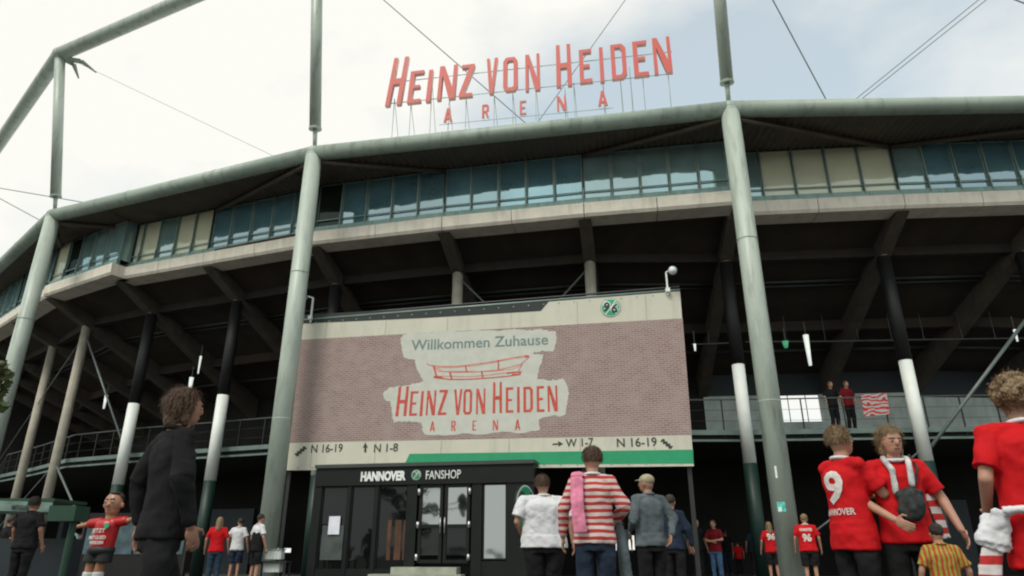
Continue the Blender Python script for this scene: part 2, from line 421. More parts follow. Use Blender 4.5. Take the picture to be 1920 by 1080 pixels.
for si, sg in enumerate(segs):
    for k in range(len(sg)-1):
        a, b = sg[k], sg[k+1]
        e = (b-a); Ln = e.length; e.normalize(); n = Vector((e.y, -e.x, 0))     # outward
        inn = -n
        grid.append((a, inn))
        # pale edge slab in two casts with a joint
        for q in range(2):
            p0 = a+e*(Ln*q/2+.012); p1 = a+e*(Ln*(q+1)/2-.012)
            def f(bb):
                # profile: upright face, small drip nose below
                prof = [(.22, ZG-.20), (.25, ZG-.24), (.23, ZG-.60), (.16, ZG-.70), (-.6, ZG-.70), (-.6, ZG-.20)]
                A = [bb.verts.new(p0+n*x+Z3*z) for x, z in prof]; B = [bb.verts.new(p1+n*x+Z3*z) for x, z in prof]
                m_ = len(prof)
                for i in range(m_): bb.faces.new((A[i], A[(i+1) % m_], B[(i+1) % m_], B[i]))
                bb.faces.new(A[::-1]); bb.faces.new(B)
            spf(f, 'edge_slab', M['concrete'])
        # glazing
        nb = 5; w = Ln/nb
        spf(lambda bb: bar(bb, a+Z3*(ZG-.08)+n*.03, b+Z3*(ZG-.08)+n*.03, .14, .24), 'window_sill', M['sill'])
        spf(lambda bb: bar(bb, a+Z3*(ZT-.03)+n*.0, b+Z3*(ZT-.03), .12, .08), 'head_rail', M['dark'])
        spf(lambda bb: bar(bb, a+Z3*(ZG+.30)+n*.06, b+Z3*(ZG+.30)+n*.06, .035, .035), 'guard_rail', M['mull'])
        for j in range(nb):
            p0 = a+e*(w*j+.03); p1 = a+e*(w*(j+1)-.03)
            rnd = random.uniform(-.006, .006)
            gm = pane_mat(si, k, j, M['glass2'] if random.random() < .4 else M['glass'])
            wd = spf(lambda bb: frame(bb, lambda x_, z_, d_: p0+e*x_+Z3*z_+n*d_, 0, (p1-p0).length, ZG+.045, ZT-.05, .028, .035, -.012), 'window', M['mull'])
            spf(lambda bb: hexa(bb, [p0+Z3*(ZG+.06)+n*rnd, p1+Z3*(ZG+.06)-n*rnd, p1+Z3*(ZG+.06)-n*(.03+rnd), p0+Z3*(ZG+.06)-n*(.03-rnd)],
                                [p0+Z3*(ZT-.07)-n*rnd*.5, p1+Z3*(ZT-.07)+n*rnd*.5, p1+Z3*(ZT-.07)-n*.03, p0+Z3*(ZT-.07)-n*.03]), 'pane', gm, wd)
            mm = a+e*(w*j)
            big = j == 0
            spf(lambda bb: bar(bb, mm+Z3*(ZG+.0)+n*.045, mm+Z3*(ZT-.04)+n*.045, .055 if big else .028, .11, n), 'mullion', M['dark'] if big else M['mull'])
            spf(lambda bb: bar(bb, mm+Z3*(ZG-.04)+n*.115, mm+Z3*(ZG+.42)+n*.115, .035, .04, n), 'rail_bracket', M['mull'])
        # dark room behind the glass
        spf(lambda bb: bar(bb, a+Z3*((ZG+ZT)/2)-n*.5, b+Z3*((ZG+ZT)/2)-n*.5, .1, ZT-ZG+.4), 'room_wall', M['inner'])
    # side return at the stepped end of each run
    for p, s in ((sg[0], 1), (sg[-1], -1)):
        e = (sg[1]-sg[0]).normalized() if s == 1 else (sg[-1]-sg[-2]).normalized(); n = Vector((e.y, -e.x, 0))
        spf(lambda bb: bar(bb, p+e*.012*s+Z3*((ZG+ZT)/2), p+e*.012*s-n*.9+Z3*((ZG+ZT)/2), .02, ZT-ZG-.05, ), 'side_pane', M['glass2'])
grid.append((seg4[-1], Vector((-.15, .98, 0)).normalized()))

# soffit: corrugated sheets between ring beam and glass head, then the roof above
def nearest_ring(p):
    best = None
    for i in range(1, len(ring)-1):
        a = Vector((*ring[i], 0)); b = Vector((*ring[i+1], 0)); e = b-a; t = max(0, min(1, (p-a).dot(e)/e.length_squared)); q = a+e*t
        d = (q-p).length
        if best is None or d < best[0]: best = (d, q)
    return best[1]
for si, sg in enumerate(segs):
    for k in range(len(sg)-1):
        a, b = sg[k], sg[k+1]; e = (b-a).normalized(); n = Vector((e.y, -e.x, 0))
        def f(bb):
            K = 44; pa = pb = None
            for i in range(K+1):
                p = a.lerp(b, i/K); q = nearest_ring(p)
                dz = .03 if i % 2 else -.03
                A = bb.verts.new(p-n*.6+Z3*(ZT+.0+dz)); B = bb.verts.new(q+Z3*(ZR-.20+dz))
                if pa: bb.faces.new((pa, A, B, pb))
                pa, pb = A, B
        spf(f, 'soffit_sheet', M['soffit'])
        spf(lambda bb: hexa(bb, [a-n*.6+Z3*(ZT+.25), b-n*.6+Z3*(ZT+.25), b-n*14+Z3*(ZT+.5), a-n*14+Z3*(ZT+.5)][:4],
                            [nearest_ring(a)+Z3*(ZR+.2), nearest_ring(b)+Z3*(ZR+.2), b-n*14+Z3*(ZT+.8), a-n*14+Z3*(ZT+.8)]), 'roof_sheet', M['roof'])
# truss members under the soffit, some added in place of a shaded panel
for ci, tg in ((4, seg3[1]), (4, seg2[1]), (5, seg3[2]), (5, seg4[1]), (3, seg2[0]), (3, seg1[0]), (6, seg4[1]), (6, seg4[3])):
    p0 = r3(ci, ZR-.33); p1 = tg+Z3*(ZT-.12)
    d = (p1-p0)
    spf(lambda bb: tube(bb, p0, p1, .085, seg=10), 'soffit_strut', M['soffit'], smooth=True)
for i in (2, 3, 4, 5, 6):        # joists seen as dark lines
    for j in range(1, 6):
        a = Vector((*ring[i], 0)).lerp(Vector((*ring[min(i+1, 7)], 0)), j/6)

# raker beams, inner columns, undersides
TH = R(22); CT, SNT = math.cos(TH), math.sin(TH)
H0 = ZG-.70
LEN = 9.9
def rk(p, inn, t, dz=0): return p+inn*(t*CT)+Z3*(H0-t*SNT+dz)
def under(i):
    (a, ia), (b, ib) = grid[i], grid[i+1]
    def f(bb):
        K = 9
        for k in range(K):       # stepped precast terrace units seen from below
            t0 = -.1+(LEN+.1)*k/K; t1 = -.1+(LEN+.1)*(k+1)/K
            hexa(bb, [rk(a, ia, t0, .42), rk(b, ib, t0, .42), rk(b, ib, t1, .42), rk(a, ia, t1, .42)],
                 [rk(a, ia, t0, .60-.05*(k % 2)), rk(b, ib, t0, .60-.05*(k % 2)), rk(b, ib, t1, .60), rk(a, ia, t1, .60)])
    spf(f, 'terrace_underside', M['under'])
for i in range(len(grid)-1): under(i)
TC = 2.05
ZB = 4.6             # balcony floor
coltop = []
for gi, (p, inn) in enumerate(grid):
    sd_ = Vector((inn.y, -inn.x, 0))
    hw = .21
    def f(bb):
        A = rk(p, inn, -.05); 
        hexa(bb, [rk(p, inn, .0, -.02)-sd_*hw, rk(p, inn, .0, -.02)+sd_*hw, rk(p, inn, LEN, -.55)+sd_*hw, rk(p, inn, LEN, -.55)-sd_*hw],
             [rk(p, inn, .0, .44)-sd_*hw, rk(p, inn, .0, .44)+sd_*hw, rk(p, inn, LEN, .44)+sd_*hw, rk(p, inn, LEN, .44)-sd_*hw])
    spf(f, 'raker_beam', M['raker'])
    ct = rk(p, inn, TC, -.1)
    coltop.append(ct)
    c0 = Vector((ct.x, ct.y, 0))
    col = spf(lambda bb: tube(bb, c0, ct+Z3*.1, .195, .195, 20), 'stand_column', M['colc'], smooth=True)
    coln = gi
    px = 960+F*(ct.x/ (ct.y*CP+(ct.z-CZ)*SP))
    if 230 < px < 300 or 400 < px < 480 or px > 1300 or 600 < px < 660:
        z1, z2 = (6.77, 3.5) if px > 1300 else (6.6, 3.35)
        spf(lambda bb: tube(bb, c0+Z3*z1, ct+Z3*.02, .222, seg=22), 'black_sleeve', M['black'], col, True)
        spf(lambda bb: tube(bb, c0+Z3*z2, c0+Z3*(z1-.006), .208 if px > 1300 else .222, seg=22), 'white_sleeve', M['white'], col, True)
        spf(lambda bb: tube(bb, c0, c0+Z3*(z2-.006), .222, seg=22), 'green_sleeve', M['green_d'], col, True)
for i in range(len(grid)-1):
    (a, ia), (b, ib) = grid[i], grid[i+1]
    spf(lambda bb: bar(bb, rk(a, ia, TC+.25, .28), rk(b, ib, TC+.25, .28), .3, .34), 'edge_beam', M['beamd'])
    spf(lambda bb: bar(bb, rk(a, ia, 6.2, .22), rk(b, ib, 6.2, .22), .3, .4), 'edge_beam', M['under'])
for i in range(len(grid)-1):
    (a, ia), (b, ib) = grid[i], grid[i+1]
    for t_, rr2, dz_ in ((3.7, .05, .33), (3.95, .035, .34), (7.9, .06, .32)):
        spf(lambda bb: tube(bb, rk(a, ia, t_, dz_), rk(b, ib, t_, dz_), rr2, seg=8), 'pipe', M['railm'], smooth=True)
# balcony, inner walls
IN0, IN1 = 2.45, 9.0
def inp(i, d):
    p, inn = grid[i]; return p+inn*d
YW = []
for i in range(len(grid)-1):
    A0, B0, A1, B1 = inp(i, IN0), inp(i+1, IN0), inp(i, IN1), inp(i+1, IN1)
    spf(lambda bb: hexa(bb, [A0+Z3*(ZB-.3), B0+Z3*(ZB-.3), B1+Z3*(ZB-.3), A1+Z3*(ZB-.3)], [A0+Z3*ZB, B0+Z3*ZB, B1+Z3*ZB, A1+Z3*ZB]), 'balcony_slab', M['inner'])
    e = (B0-A0).normalized(); n = Vector((e.y, -e.x, 0)); Lb = (B0-A0).length
    spf(lambda bb: bar(bb, A0+Z3*(ZB-.04)+n*.06, B0+Z3*(ZB-.04)+n*.06, .12, .16), 'balcony_edge', M['balc'])
    spf(lambda bb: bar(bb, A0+Z3*(ZB-.30)+n*.05, B0+Z3*(ZB-.30)+n*.05, .08, .07), 'balcony_edge', M['balc'])
    rl = spf(lambda bb: bar(bb, A0+Z3*(ZB+1.08), B0+Z3*(ZB+1.08), .04, .04), 'railing', M['railm'])
    npn = 4
    for k in range(npn):
        q = A0.lerp(B0, (k+.5)/npn)
        spf(lambda bb: bar(bb, q+Z3*(ZB-.2)+n*.02, q+Z3*(ZB+1.06)+n*.02, .035, .05, n), 'post', M['dark'], rl)
    for z in (.36, .72):
        spf(lambda bb: bar(bb, A0+Z3*(ZB+z), B0+Z3*(ZB+z), .009, .010), 'rail', M['dark'], rl)
    # back walls: concourse above, entrance level below
    mxx = (A1.x+B1.x)/2
    zt = H0-(IN1/CT)*SNT+.55
    if A1.x > 9.0 and A1.x < 30:
        pl = Plane(A1, B1)
        hole = None
        if i == HOLE_I if 'HOLE_I' in globals() else False: pass
    YW.append((A1, B1, zt))
for i, (A1, B1, zt) in enumerate(YW):
    pl = Plane((A1.x, A1.y), (B1.x, B1.y))
    s0, t1 = pl.hit(1446, 741); s1, t0 = pl.hit(1544, 790)
    cells = []
    Ls = pl.len
    lo, mid = 5.05, 6.15
    upz = [ (0, ZB-.01, 'inner'), (ZB, lo, 'inner')]
    right = A1.x > 6.5
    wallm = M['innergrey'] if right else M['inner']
    def wall(sa, sb, za, zb, m, nm='back_wall'):
        if sb-sa > .02 and zb-za > .02:
            spf(lambda bb: hexa(bb, [pl.at(sa, za), pl.at(sb, za), pl.at(sb, za, -.2), pl.at(sa, za, -.2)], [pl.at(sa, zb), pl.at(sb, zb), pl.at(sb, zb, -.2), pl.at(sa, zb, -.2)]), nm, m)
    t0 = max(t0, ZB)
    has = s1 > 0 and s0 < Ls
    if has:
        h0, h1 = max(s0, 0), min(s1, Ls)
        wall(0, h0, ZB, t1, wallm); wall(h1, Ls, ZB, t1, wallm); wall(h0, h1, ZB, t0, wallm)
        wall(0, Ls, t1, zt, M['navy'])
        for q in (.33, .7):
            sq = h0+(h1-h0)*q
            spf(lambda bb: tube(bb, pl.at(sq, t0), pl.at(sq, t1), .02, seg=6), 'opening_post', M['dark'])
    elif right:
        wall(0, Ls, ZB, t1, wallm); wall(0, Ls, t1, zt, M['navy'])
    else:
        wall(0, Ls, ZB, zt, M['inner'])
    # entrance level: wall with a few gaps to daylight
    holes = []
    for (xa, xb, ya, yb) in ((1152, 1168, 1003, 1032), (1175, 1192, 1004, 1031), (1206, 1230, 1012, 1033), (1344, 1364, 1002, 1034), (505, 545, 1028, 1036)):
        ha, ta = pl.hit(xa, ya); hb, tb = pl.hit(xb, yb)
        if ha > 0 and hb < Ls: holes.append((ha, hb, tb, ta))
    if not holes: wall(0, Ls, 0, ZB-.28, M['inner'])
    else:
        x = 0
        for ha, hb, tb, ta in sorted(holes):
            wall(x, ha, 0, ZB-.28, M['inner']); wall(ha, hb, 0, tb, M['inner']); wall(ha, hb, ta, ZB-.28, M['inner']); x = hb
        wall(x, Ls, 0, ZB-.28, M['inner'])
p_, i_ = grid[0]
e_ = grid[1][0]-p_
spf(lambda bb: hexa(bb, [p_+i_*.1, p_+i_*IN1, p_+i_*IN1-e_.normalized()*.3, p_+i_*.1-e_.normalized()*.3], [p_+i_*.1+Z3*(ZT+.4), p_+i_*IN1+Z3*(ZT+.4), p_+i_*IN1-e_.normalized()*.3+Z3*(ZT+.4), p_+i_*.1-e_.normalized()*.3+Z3*(ZT+.4)]), 'end_wall', M['inner'])
# shorter service walls half way back (kiosk fronts, dark)
for i in range(len(grid)-1):
    if i % 2 == 0: continue
    A, B = inp(i, 6.0), inp(i+1, 6.0)
    if -3 < A.x < 9: continue
    a = A.lerp(B, .15); b = A.lerp(B, .75)
    spf(lambda bb: bar(bb, a+Z3*1.3, b+Z3*1.3, .2, 2.6), 'kiosk_front', M['navy'])
# hanging rail with drop rods and lamps inside the concourse
def conc(px, py, d=5.2):     # point on plane parallel to the facade inside the concourse
    best = None
    for i in range(len(grid)-1):
        pl = Plane(inp(i, d)[:2], inp(i+1, d)[:2]); s, t = pl.hit(px, py)
        if 0 <= s <= pl.len: return pl.at(s, t)
    return on_y(px, py, 26)
for (x0, y0, x1, y1) in ((1295, 646, 1372, 643), (1398, 641, 1555, 640), (1555, 640, 1720, 637), (1720, 637, 1925, 634)):
    spf(lambda bb: bar(bb, conc(x0, y0), conc(x1, y1), .05, .04), 'service_rail', M['railm'])
for (px, y0, y1) in ((1470, 592, 641), (1543, 590, 640), (1605, 588, 640), (1668, 588, 640), (1728, 588, 637), (1800, 585, 636), (1862, 584, 636), (1325, 600, 645)):
    a = conc(px+5, y1); b = Vector((a.x, a.y, conc(px, y0).z))
    spf(lambda bb: tube(bb, a, b, .009, seg=6), 'drop_rod', M['cable'])
def lamp(px, y0, y1, w, m, nm='hanging_lamp'):
    a = conc(px, (y0+y1)/2, 3.6); hh = abs(conc(px, y0, 3.6).z-conc(px, y1, 3.6).z)
    l = spf(lambda bb: tube(bb, a-Z3*hh*.5, a+Z3*hh*.5, w*.55, w, 10), nm, m, smooth=True)
    spf(lambda bb: tube(bb, a+Z3*hh*.5, a+Z3*(hh*.5+.5), .012, seg=6), 'lamp_rod', M['cable'], l)
lamp(1515, 628, 685, .10, M['lamp']); lamp(1905, 618, 640, .05, M['lamp']); lamp(1303, 645, 658, .05, M['lamp'])
lamp(356, 708, 748, .09, M['lamp']); lamp(374, 668, 700, .05, M['lamp']); lamp(197, 742, 765, .07, M['lamp']); lamp(1473, 640, 652, .12, M['lampg'], 'exit_lamp')
# bracing rods between the stand columns
def brace(a, b, r=.035, m='cable'): spf(lambda bb: tube(bb, a, b, r, seg=8), 'bracing_rod', M[m], smooth=True)
def gcol(px, z):     # nearest stand column to that image column, at height z
    best = min(range(len(coltop)), key=lambda k: abs(960+F*(coltop[k].x/(coltop[k].y*CP+(coltop[k].z-CZ)*SP))-px))
    return Vector((coltop[best].x, coltop[best].y, z))
brace(gcol(862, 10.4), gcol(1115, 5.2)); brace(gcol(1115, 10.4), gcol(862, 5.2))
brace(gcol(150, 10.2), gcol(275, 4.7), .045); brace(gcol(150, 10.2), gcol(60, 4.7), .02); brace(gcol(150, 4.4), gcol(275, .3), .045); brace(gcol(150, 4.4), gcol(60, .3), .02)
brace(gcol(1670, 3.7), gcol(1910, 8.6), .06, 'cable'); brace(gcol(1670, 3.9), gcol(1500, .3), .03)
# fan banner hung on the balcony rail
pl4 = None
for i in range(len(grid)-1):
    pl = Plane((inp(i, IN0)+Vector((0, 0, 0)))[:2], inp(i+1, IN0)[:2]); s, t = pl.hit(1637, 760)
    if 0 <= s <= pl.len: pl4 = pl
if pl4:
    def quadpx(plane, pts, off=0): return [plane.at(*plane.hit(x, y), off) for x, y in pts]
    bm = NB(); v = quadpx(pl4, [(1612, 741), (1660, 738), (1667, 778), (1618, 782)], .10); w_ = quadpx(pl4, [(1612, 741), (1660, 738), (1667, 778), (1618, 782)], .085)
    hexa(bm, w_, v); o = obj('rail_banner', bm, M['fanbanner']); o['label'] = 'red and white lettered fan banner hung on the balcony railing beside the two spectators'; o['category'] = 'banner'

# ------------------------------------------------------------------ lettering
def uni(poly_bm): pass
def G(ch):           # condensed hand-cut capitals: (width, [closed outlines, holes after])
    t = .135; h = .10
    D_ = {
     'H': (.50, [[(0, 0), (t, 0), (t+.01, .43), (.5-t-.01, .43), (.5-t, 0), (.5, 0), (.485, 1), (.5-t, 1), (.5-t, .55), (t+.01, .55), (t, 1), (.015, 1)]]),
     'E': (.42, [[(0, 0), (.42, 0), (.41, h), (t, h), (t, .45), (.34, .45), (.34, .45+h*.9), (t, .45+h*.9), (t, 1-h), (.40, 1-h), (.42, 1), (0, 1)]]),
     'I': (t, [[(0, 0), (t, 0), (t*.95, 1), (.008, 1)]]),
     'N': (.56, [[(0, 0), (t*.85, 0), (t*.8, .72), (.37, 0), (.56, 0), (.555, 1), (.56-t*.85, 1), (.56-t*.8, .34), (t*1.1, 1), (0, 1)]]),
     'Z': (.44, [[(0, 0), (.44, 0), (.43, h), (t*1.1, h), (.44, .9), (.44, 1), (.01, 1), (.02, 1-h), (.27, 1-h), (0, .1)]]),
     'V': (.50, [[(.17, 0), (.33, 0), (.50, 1), (.50-t, 1), (.255, .27), (t, 1), (0, 1)]]),
     'O': (.50, [[(.10, 0), (.40, 0), (.5, .12), (.5, .88), (.40, 1), (.10, 1), (0, .88), (0, .12)], [(.18, .1), (t, .14), (t, .86), (.18, .9), (.32, .9), (.5-t, .86), (.5-t, .14), (.32, .1)]]),
     'D': (.48, [[(0, 0), (.36, 0), (.48, .13), (.48, .87), (.36, 1), (0, 1)], [(t, h), (t, 1-h), (.29, 1-h), (.48-t, .82), (.48-t, .18), (.29, h)]]),
     'A': (.52, [[(0, 0), (t, 0), (.18, .2), (.34, .2), (.52-t, 0), (.52, 0), (.33, 1), (.19, 1)], [(.205, .32), (.26, .72), (.315, .32)]]),
     'R': (.48, [[(0, 0), (t, 0), (t, .4), (.2, .4), (.33, 0), (.48, 0), (.35, .44), (.46, .56), (.46, .88), (.36, 1), (0, 1)], [(t, .52), (t, .89), (.28, .89), (.31, .84), (.31, .58), (.27, .52)]]),
    }
    return D_[ch]
def glyph_mesh(ch, w, h, depth, shear=0):
    gw, outs = G(ch)
    cu = bpy.data.curves.new('g', 'CURVE'); cu.dimensions = '2D'; cu.fill_mode = 'BOTH'; cu.extrude = depth/2
    for pts in outs:
        s = cu.splines.new('POLY'); s.points.add(len(pts)-1); s.use_cyclic_u = True
        for i, (x, y) in enumerate(pts): s.points[i].co = (x/gw*w+shear*y*h, y*h, 0, 1)
    o = bpy.data.objects.new('g', cu); COL.objects.link(o)
    me = bpy.data.meshes.new_from_object(o); bpy.data.objects.remove(o)
    return me
def text_mesh(s, bold=0.0, depth=.0):
    cu = bpy.data.curves.new('t', 'FONT'); cu.body = s; cu.size = 1; cu.offset = bold; cu.extrude = depth; cu.resolution_u = 3
    o = bpy.data.objects.new('t', cu); COL.objects.link(o)
    me = bpy.data.meshes.new_from_object(o); bpy.data.objects.remove(o)
    return me
def bbox(me):
    xs = [v.co.x for v in me.vertices]; ys = [v.co.y for v in me.vertices]
    return min(xs), max(xs), min(ys), max(ys)
def rel(parent, M4): return Matrix.Translation(parent.location).inverted() @ M4
def put(me, name, m, parent, M4):
    o = link(name, me, m, parent); me.transform(rel(parent, M4)) if parent else me.transform(M4); return o
def fit_text(s, plane, x0, y0, x1, y1, hpx, off, name, m, parent, bold=0., depth=.002):
    """text whose baseline runs between two photo points on the plane, cap height hpx"""
    me = text_mesh(s, bold, depth); a0, a1, b0, b1 = bbox(me)
    sa, ta = plane.hit(x0, y0); sb, tb = plane.hit(x1, y1); _, th = plane.hit(x0, y0-hpx)
    caph = .70
    H = th-ta
    for v in me.vertices:
        fx = (v.co.x-a0)/(a1-a0)
        v.co = (sa+(sb-sa)*fx, ta+(tb-ta)*fx+v.co.y/caph*H, v.co.z)
    return put(me, name, m, parent, plane.mat(0, 0, off))
def plane_poly(plane, pts, off, name, m, parent, depth=.003, px=True, subdiv=None):
    q = [plane.hit(*p) for p in pts] if px else pts
    cu = bpy.data.curves.new('g', 'CURVE'); cu.dimensions = '2D'; cu.fill_mode = 'BOTH'; cu.extrude = depth/2
    s = cu.splines.new('POLY'); s.points.add(len(q)-1); s.use_cyclic_u = True
    for i, (x, y) in enumerate(q): s.points[i].co = (x, y, 0, 1)
    o = bpy.data.objects.new('g', cu); COL.objects.link(o); me = bpy.data.meshes.new_from_object(o); bpy.data.objects.remove(o)
    return put(me, name, m, parent, plane.mat(0, 0, off))
def logo96(plane, px, py, rpx, off, parent, name='club_emblem'):
    s, t = plane.hit(px, py); s2, _ = plane.hit(px+rpx, py); r = s2-s
    T = plane.mat(s, t, off)
    def disc(rad, o_, m, nm, par, k=28):
        bm = NB(); tube(bm, (0, 0, o_), (0, 0, o_+.003), rad, seg=k); bm.transform(rel(parent, T)); return obj(nm, bm, m, par)
    e = disc(r*1.08, 0, M['shopblack'], name, parent); disc(r*1.03, .004, M['letterw'], 'emblem_rim', e); disc(r*.96, .008, M['logog'], 'emblem_field', e)
    bm = NB()
    for a in (52, -52):
        c, s_ = math.cos(R(a)), math.sin(R(a))
        z_ = .012 if a > 0 else .0125
        bar(bm, (-c*r*.93, -s_*r*.93, z_+.001), (c*r*.93, s_*r*.93, z_+.001), r*.10, .002, Vector((0, 0, 1)))
    bm.transform(rel(parent, T)); obj('emblem_cross', bm, M['letterw'], e)
    for k, ch in ((-1, '9'), (1, '6')):
        for bold, mm, zz in ((.09, 'letterw', .016), (.035, 'textk', .020)):
            me = text_mesh(ch, bold, .001); a0, a1, b0, b1 = bbox(me)
            sc = r*1.02/(.72); cx = (a0+a1)/2; cy = (b0+b1)/2
            me.transform(Matrix.Translation((k*r*.44, -k*r*.10+r*.0, zz)) @ Matrix.Rotation(R(-14), 4, 'Z') @ Matrix.Diagonal((sc*.95, sc, 1, 1)) @ Matrix.Translation((-cx, -cy, 0)))
            o = put(me, 'numeral', M[mm], e, Matrix.Identity(4)); me.transform(rel(parent, T))
            me.transform(Matrix.Identity(4))
    return e
# NB: put() above applies the parent's inverse; emblem children sit at identity under it, so undo for numerals
def _fix(): pass

# --- roof sign
ba = Vector((*ring[4], 0)); bb_ = Vector((*ring[5], 0)); eb = (bb_-ba).normalized(); nbk = Vector((-eb.y, eb.x, 0))
SPL = Plane((ba+nbk*.15)[:2], (bb_+nbk*.15)[:2])
sgo = SPL.at(SPL.len/2, ZR+.3)
SG = thing('roof_sign', 'big red HEINZ VON HEIDEN ARENA letters on thin steel legs along the roof edge', 'sign', sgo)
letters = [('H', 723, 752, 201, 112, .10), ('E', 764, 789, 196, 136, .06), ('I', 799, 807, 193, 134, .05), ('N', 820, 853, 190, 126, .05), ('Z', 861, 886, 185, 124, .05),
           ('V', 911, 932, 179, 112, .02), ('O', 944, 971, 174, 110, 0), ('N', 986, 1013, 173, 104, 0), ('H', 1044, 1073, 165, 86, 0),
           ('E', 1088, 1112, 158, 95, 0), ('I', 1126, 1134, 156, 91, 0), ('D', 1148, 1177, 151, 85, 0), ('E', 1190, 1218, 146, 79, 0), ('N', 1228, 1262, 141, 72, 0)]
small = [('A', 832, 848, 230, 204, 0), ('R', 904, 917, 222, 197, 0), ('E', 975, 987, 216, 190, 0), ('N', 1045, 1062, 209, 181, 0), ('A', 1122, 1140, 200, 171, 0)]
for ch, x0, x1, yb, yt, sh in letters+small:
    s0, t0 = SPL.hit(x0, yb); s1, _ = SPL.hit(x1, yb); _, t1 = SPL.hit((x0+x1)/2, yt)
    dd = .16 if (ch, x0) and yb-yt > 40 else .08
    me = glyph_mesh(ch, s1-s0, t1-t0, dd, sh)
    T = rel(SG, SPL.mat(s0, t0, 0))
    me.transform(T)
    o = link('letter', me, M['redside'], SG); me.materials.append(M['red'])
    for p in me.polygons:
        if p.normal.dot(SPL.n) > .9: p.material_index = 1
    o['label'] = 'red letter '+ch
# rails and legs
def spx(fn, name, m, parent, par_thing):
    b = NB(); fn(b); b.transform(Matrix.Translation(par_thing.location).inverted()); return obj(name, b, m, parent)
for (x0, y0, x1, y1) in ((735, 150, 1260, 92), (728, 190, 1262, 133)):
    a = SPL.at(*SPL.hit(x0, y0), -.14); b = SPL.at(*SPL.hit(x1, y1), -.14)
    spx(lambda q: bar(q, a, b, .02, .022), 'sign_rail', M['mull'], SG, SG)
a = SPL.at(*SPL.hit(822, 231), -.10); b = SPL.at(*SPL.hit(1150, 199), -.10)
spx(lambda q: bar(q, a, b, .015, .018), 'sign_rail', M['mull'], SG, SG)
for px_, yt_ in ((737, 180), (768, 190), (808, 150), (840, 180), (872, 180), (925, 175), (960, 170), (1003, 150), (1058, 160), (1075, 150), (1130, 150), (1163, 145), (1180, 120), (1205, 140), (1253, 135)):
    s, t = SPL.hit(px_, yt_)
    spx(lambda q: bar(q, SPL.at(s, t, -.16), SPL.at(s, ZR+.2, -.16), .02, .02, SPL.n), 'sign_leg', M['mull'], SG, SG)
    spx(lambda q: bar(q, SPL.at(s, t, -.17), SPL.at(s+.05, ZR+.25, -.9), .014, .014, SPL.n), 'sign_strut', M['mull'], SG, SG)

# --- big banner
bL = on_h(530, 885, 3.08); 
A_ = Vector((-7.25, 21.95)); B_ = Vector((5.05, 19.45))
BP = Plane(A_, B_)
bn_o = BP.at(BP.len/2, 3.0)
BN = thing('facade_banner', 'huge printed banner reading Willkommen Zuhause with brick pattern, hung above the fan shop', 'banner', bn_o)
# cloth as a gently wavy sheet
c4 = [BP.hit(523, 882), BP.hit(1301, 874), BP.hit(1275, 546), BP.hit(560, 603)]
s_lo = min(c4[0][0], c4[3][0]); s_hi = max(c4[1][0], c4[2][0]); z_lo = (c4[0][1]+c4[1][1])/2; z_hi = (c4[2][1]+c4[3][1])/2
def edge_l(t): return BP.hit(0, 0)[0]
def bq(u, v):       # bilinear in banner
    (a, b), (c, d), (e, f), (g_, h) = c4
    return ((a*(1-u)+c*u)*(1-v)+(g_*(1-u)+e*u)*v, (b*(1-u)+d*u)*(1-v)+(h*(1-u)+f*u)*v)
def wavy(u, v): return .012*math.sin(u*23+v*3)+.02*math.sin(v*9+u*4)*0
bm = NB(); nu, nv = 60, 16; vg = [[bm.verts.new(BP.at(*bq(i/nu, j/nv), 0)) for i in range(nu+1)] for j in range(nv+1)]
for j in range(nv):
    for i in range(nu): bm.faces.new((vg[j][i], vg[j][i+1], vg[j+1][i+1], vg[j+1][i]))
ex = bmesh.ops.extrude_face_region(bm, geom=bm.faces[:]); bmesh.ops.translate(bm, vec=-BP.n*.03, verts=[v for v in ex['geom'] if isinstance(v, bmesh.types.BMVert)])
bm.transform(Matrix.Translation(bn_o).inverted()); obj('cloth', bm, M['bannerw'], BN)
# brick print: own local frame so that courses run along the banner
q = [BP.hit(*p) for p in ((550, 638), (1280, 597), (1297, 815), (534, 830))]
bm = NB(); vs = [bm.verts.new((x, y, .004)) for x, y in q]; vs2 = [bm.verts.new((x, y, .001)) for x, y in q]
bm.faces.new(vs); bm.faces.new(vs2[::-1])
for i in range(4): bm.faces.new((vs[i], vs2[i], vs2[(i+1) % 4], vs[(i+1) % 4]))
bo = obj('brick_print', bm, M['brick'], BN); bo.matrix_local = rel(BN, BP.mat(0, 0, .002))
plane_poly(BP, [(559, 591), (700, 583), (1031, 563), (1014, 583), (800, 596), (561, 607)], .006, 'black_stripe', M['bandk'], BN)
plane_poly(BP, [(768, 851), (1299.5, 843), (1300.5, 869), (758, 872)], .006, 'green_stripe', M['bandg'], BN)
patch = [(215, 140), (240, 118), (330, 95), (420, 100), (560, 84), (700, 92), (850, 78), (1000, 84), (1100, 70), (1200, 82), (1300, 74), (1420, 92), (1432, 150), (1415, 200), (1405, 245), (1320, 240), (1240, 255), (1262, 268), (1325, 270), (1310, 330), (1290, 390),
         (1275, 460), (1380, 470), (1485, 462), (1505, 500), (1525, 560), (1512, 650), (1490, 745), (1400, 750), (1290, 768), (1292, 855), (1150, 885), (1010, 872), (880, 892), (700, 886), (540, 900), (400, 895), (385, 850), (372, 800), (260, 790), (160, 797), (145, 720), (135, 640), (80, 615), (78, 570), (120, 530), (220, 515), (330, 495), (392, 482), (365, 430), (340, 380), (330, 312), (250, 302), (228, 260), (218, 200)]
pp = []
for i, (x, y) in enumerate(patch):
    x2, y2 = patch[(i+1) % len(patch)]
    for k in range(5):
        f = k/5; j = 6
        pp.append((700+(x+(x2-x)*f+random.uniform(-j, j))/4.155, 600+(y+(y2-y)*f+random.uniform(-j, j))/4.155))
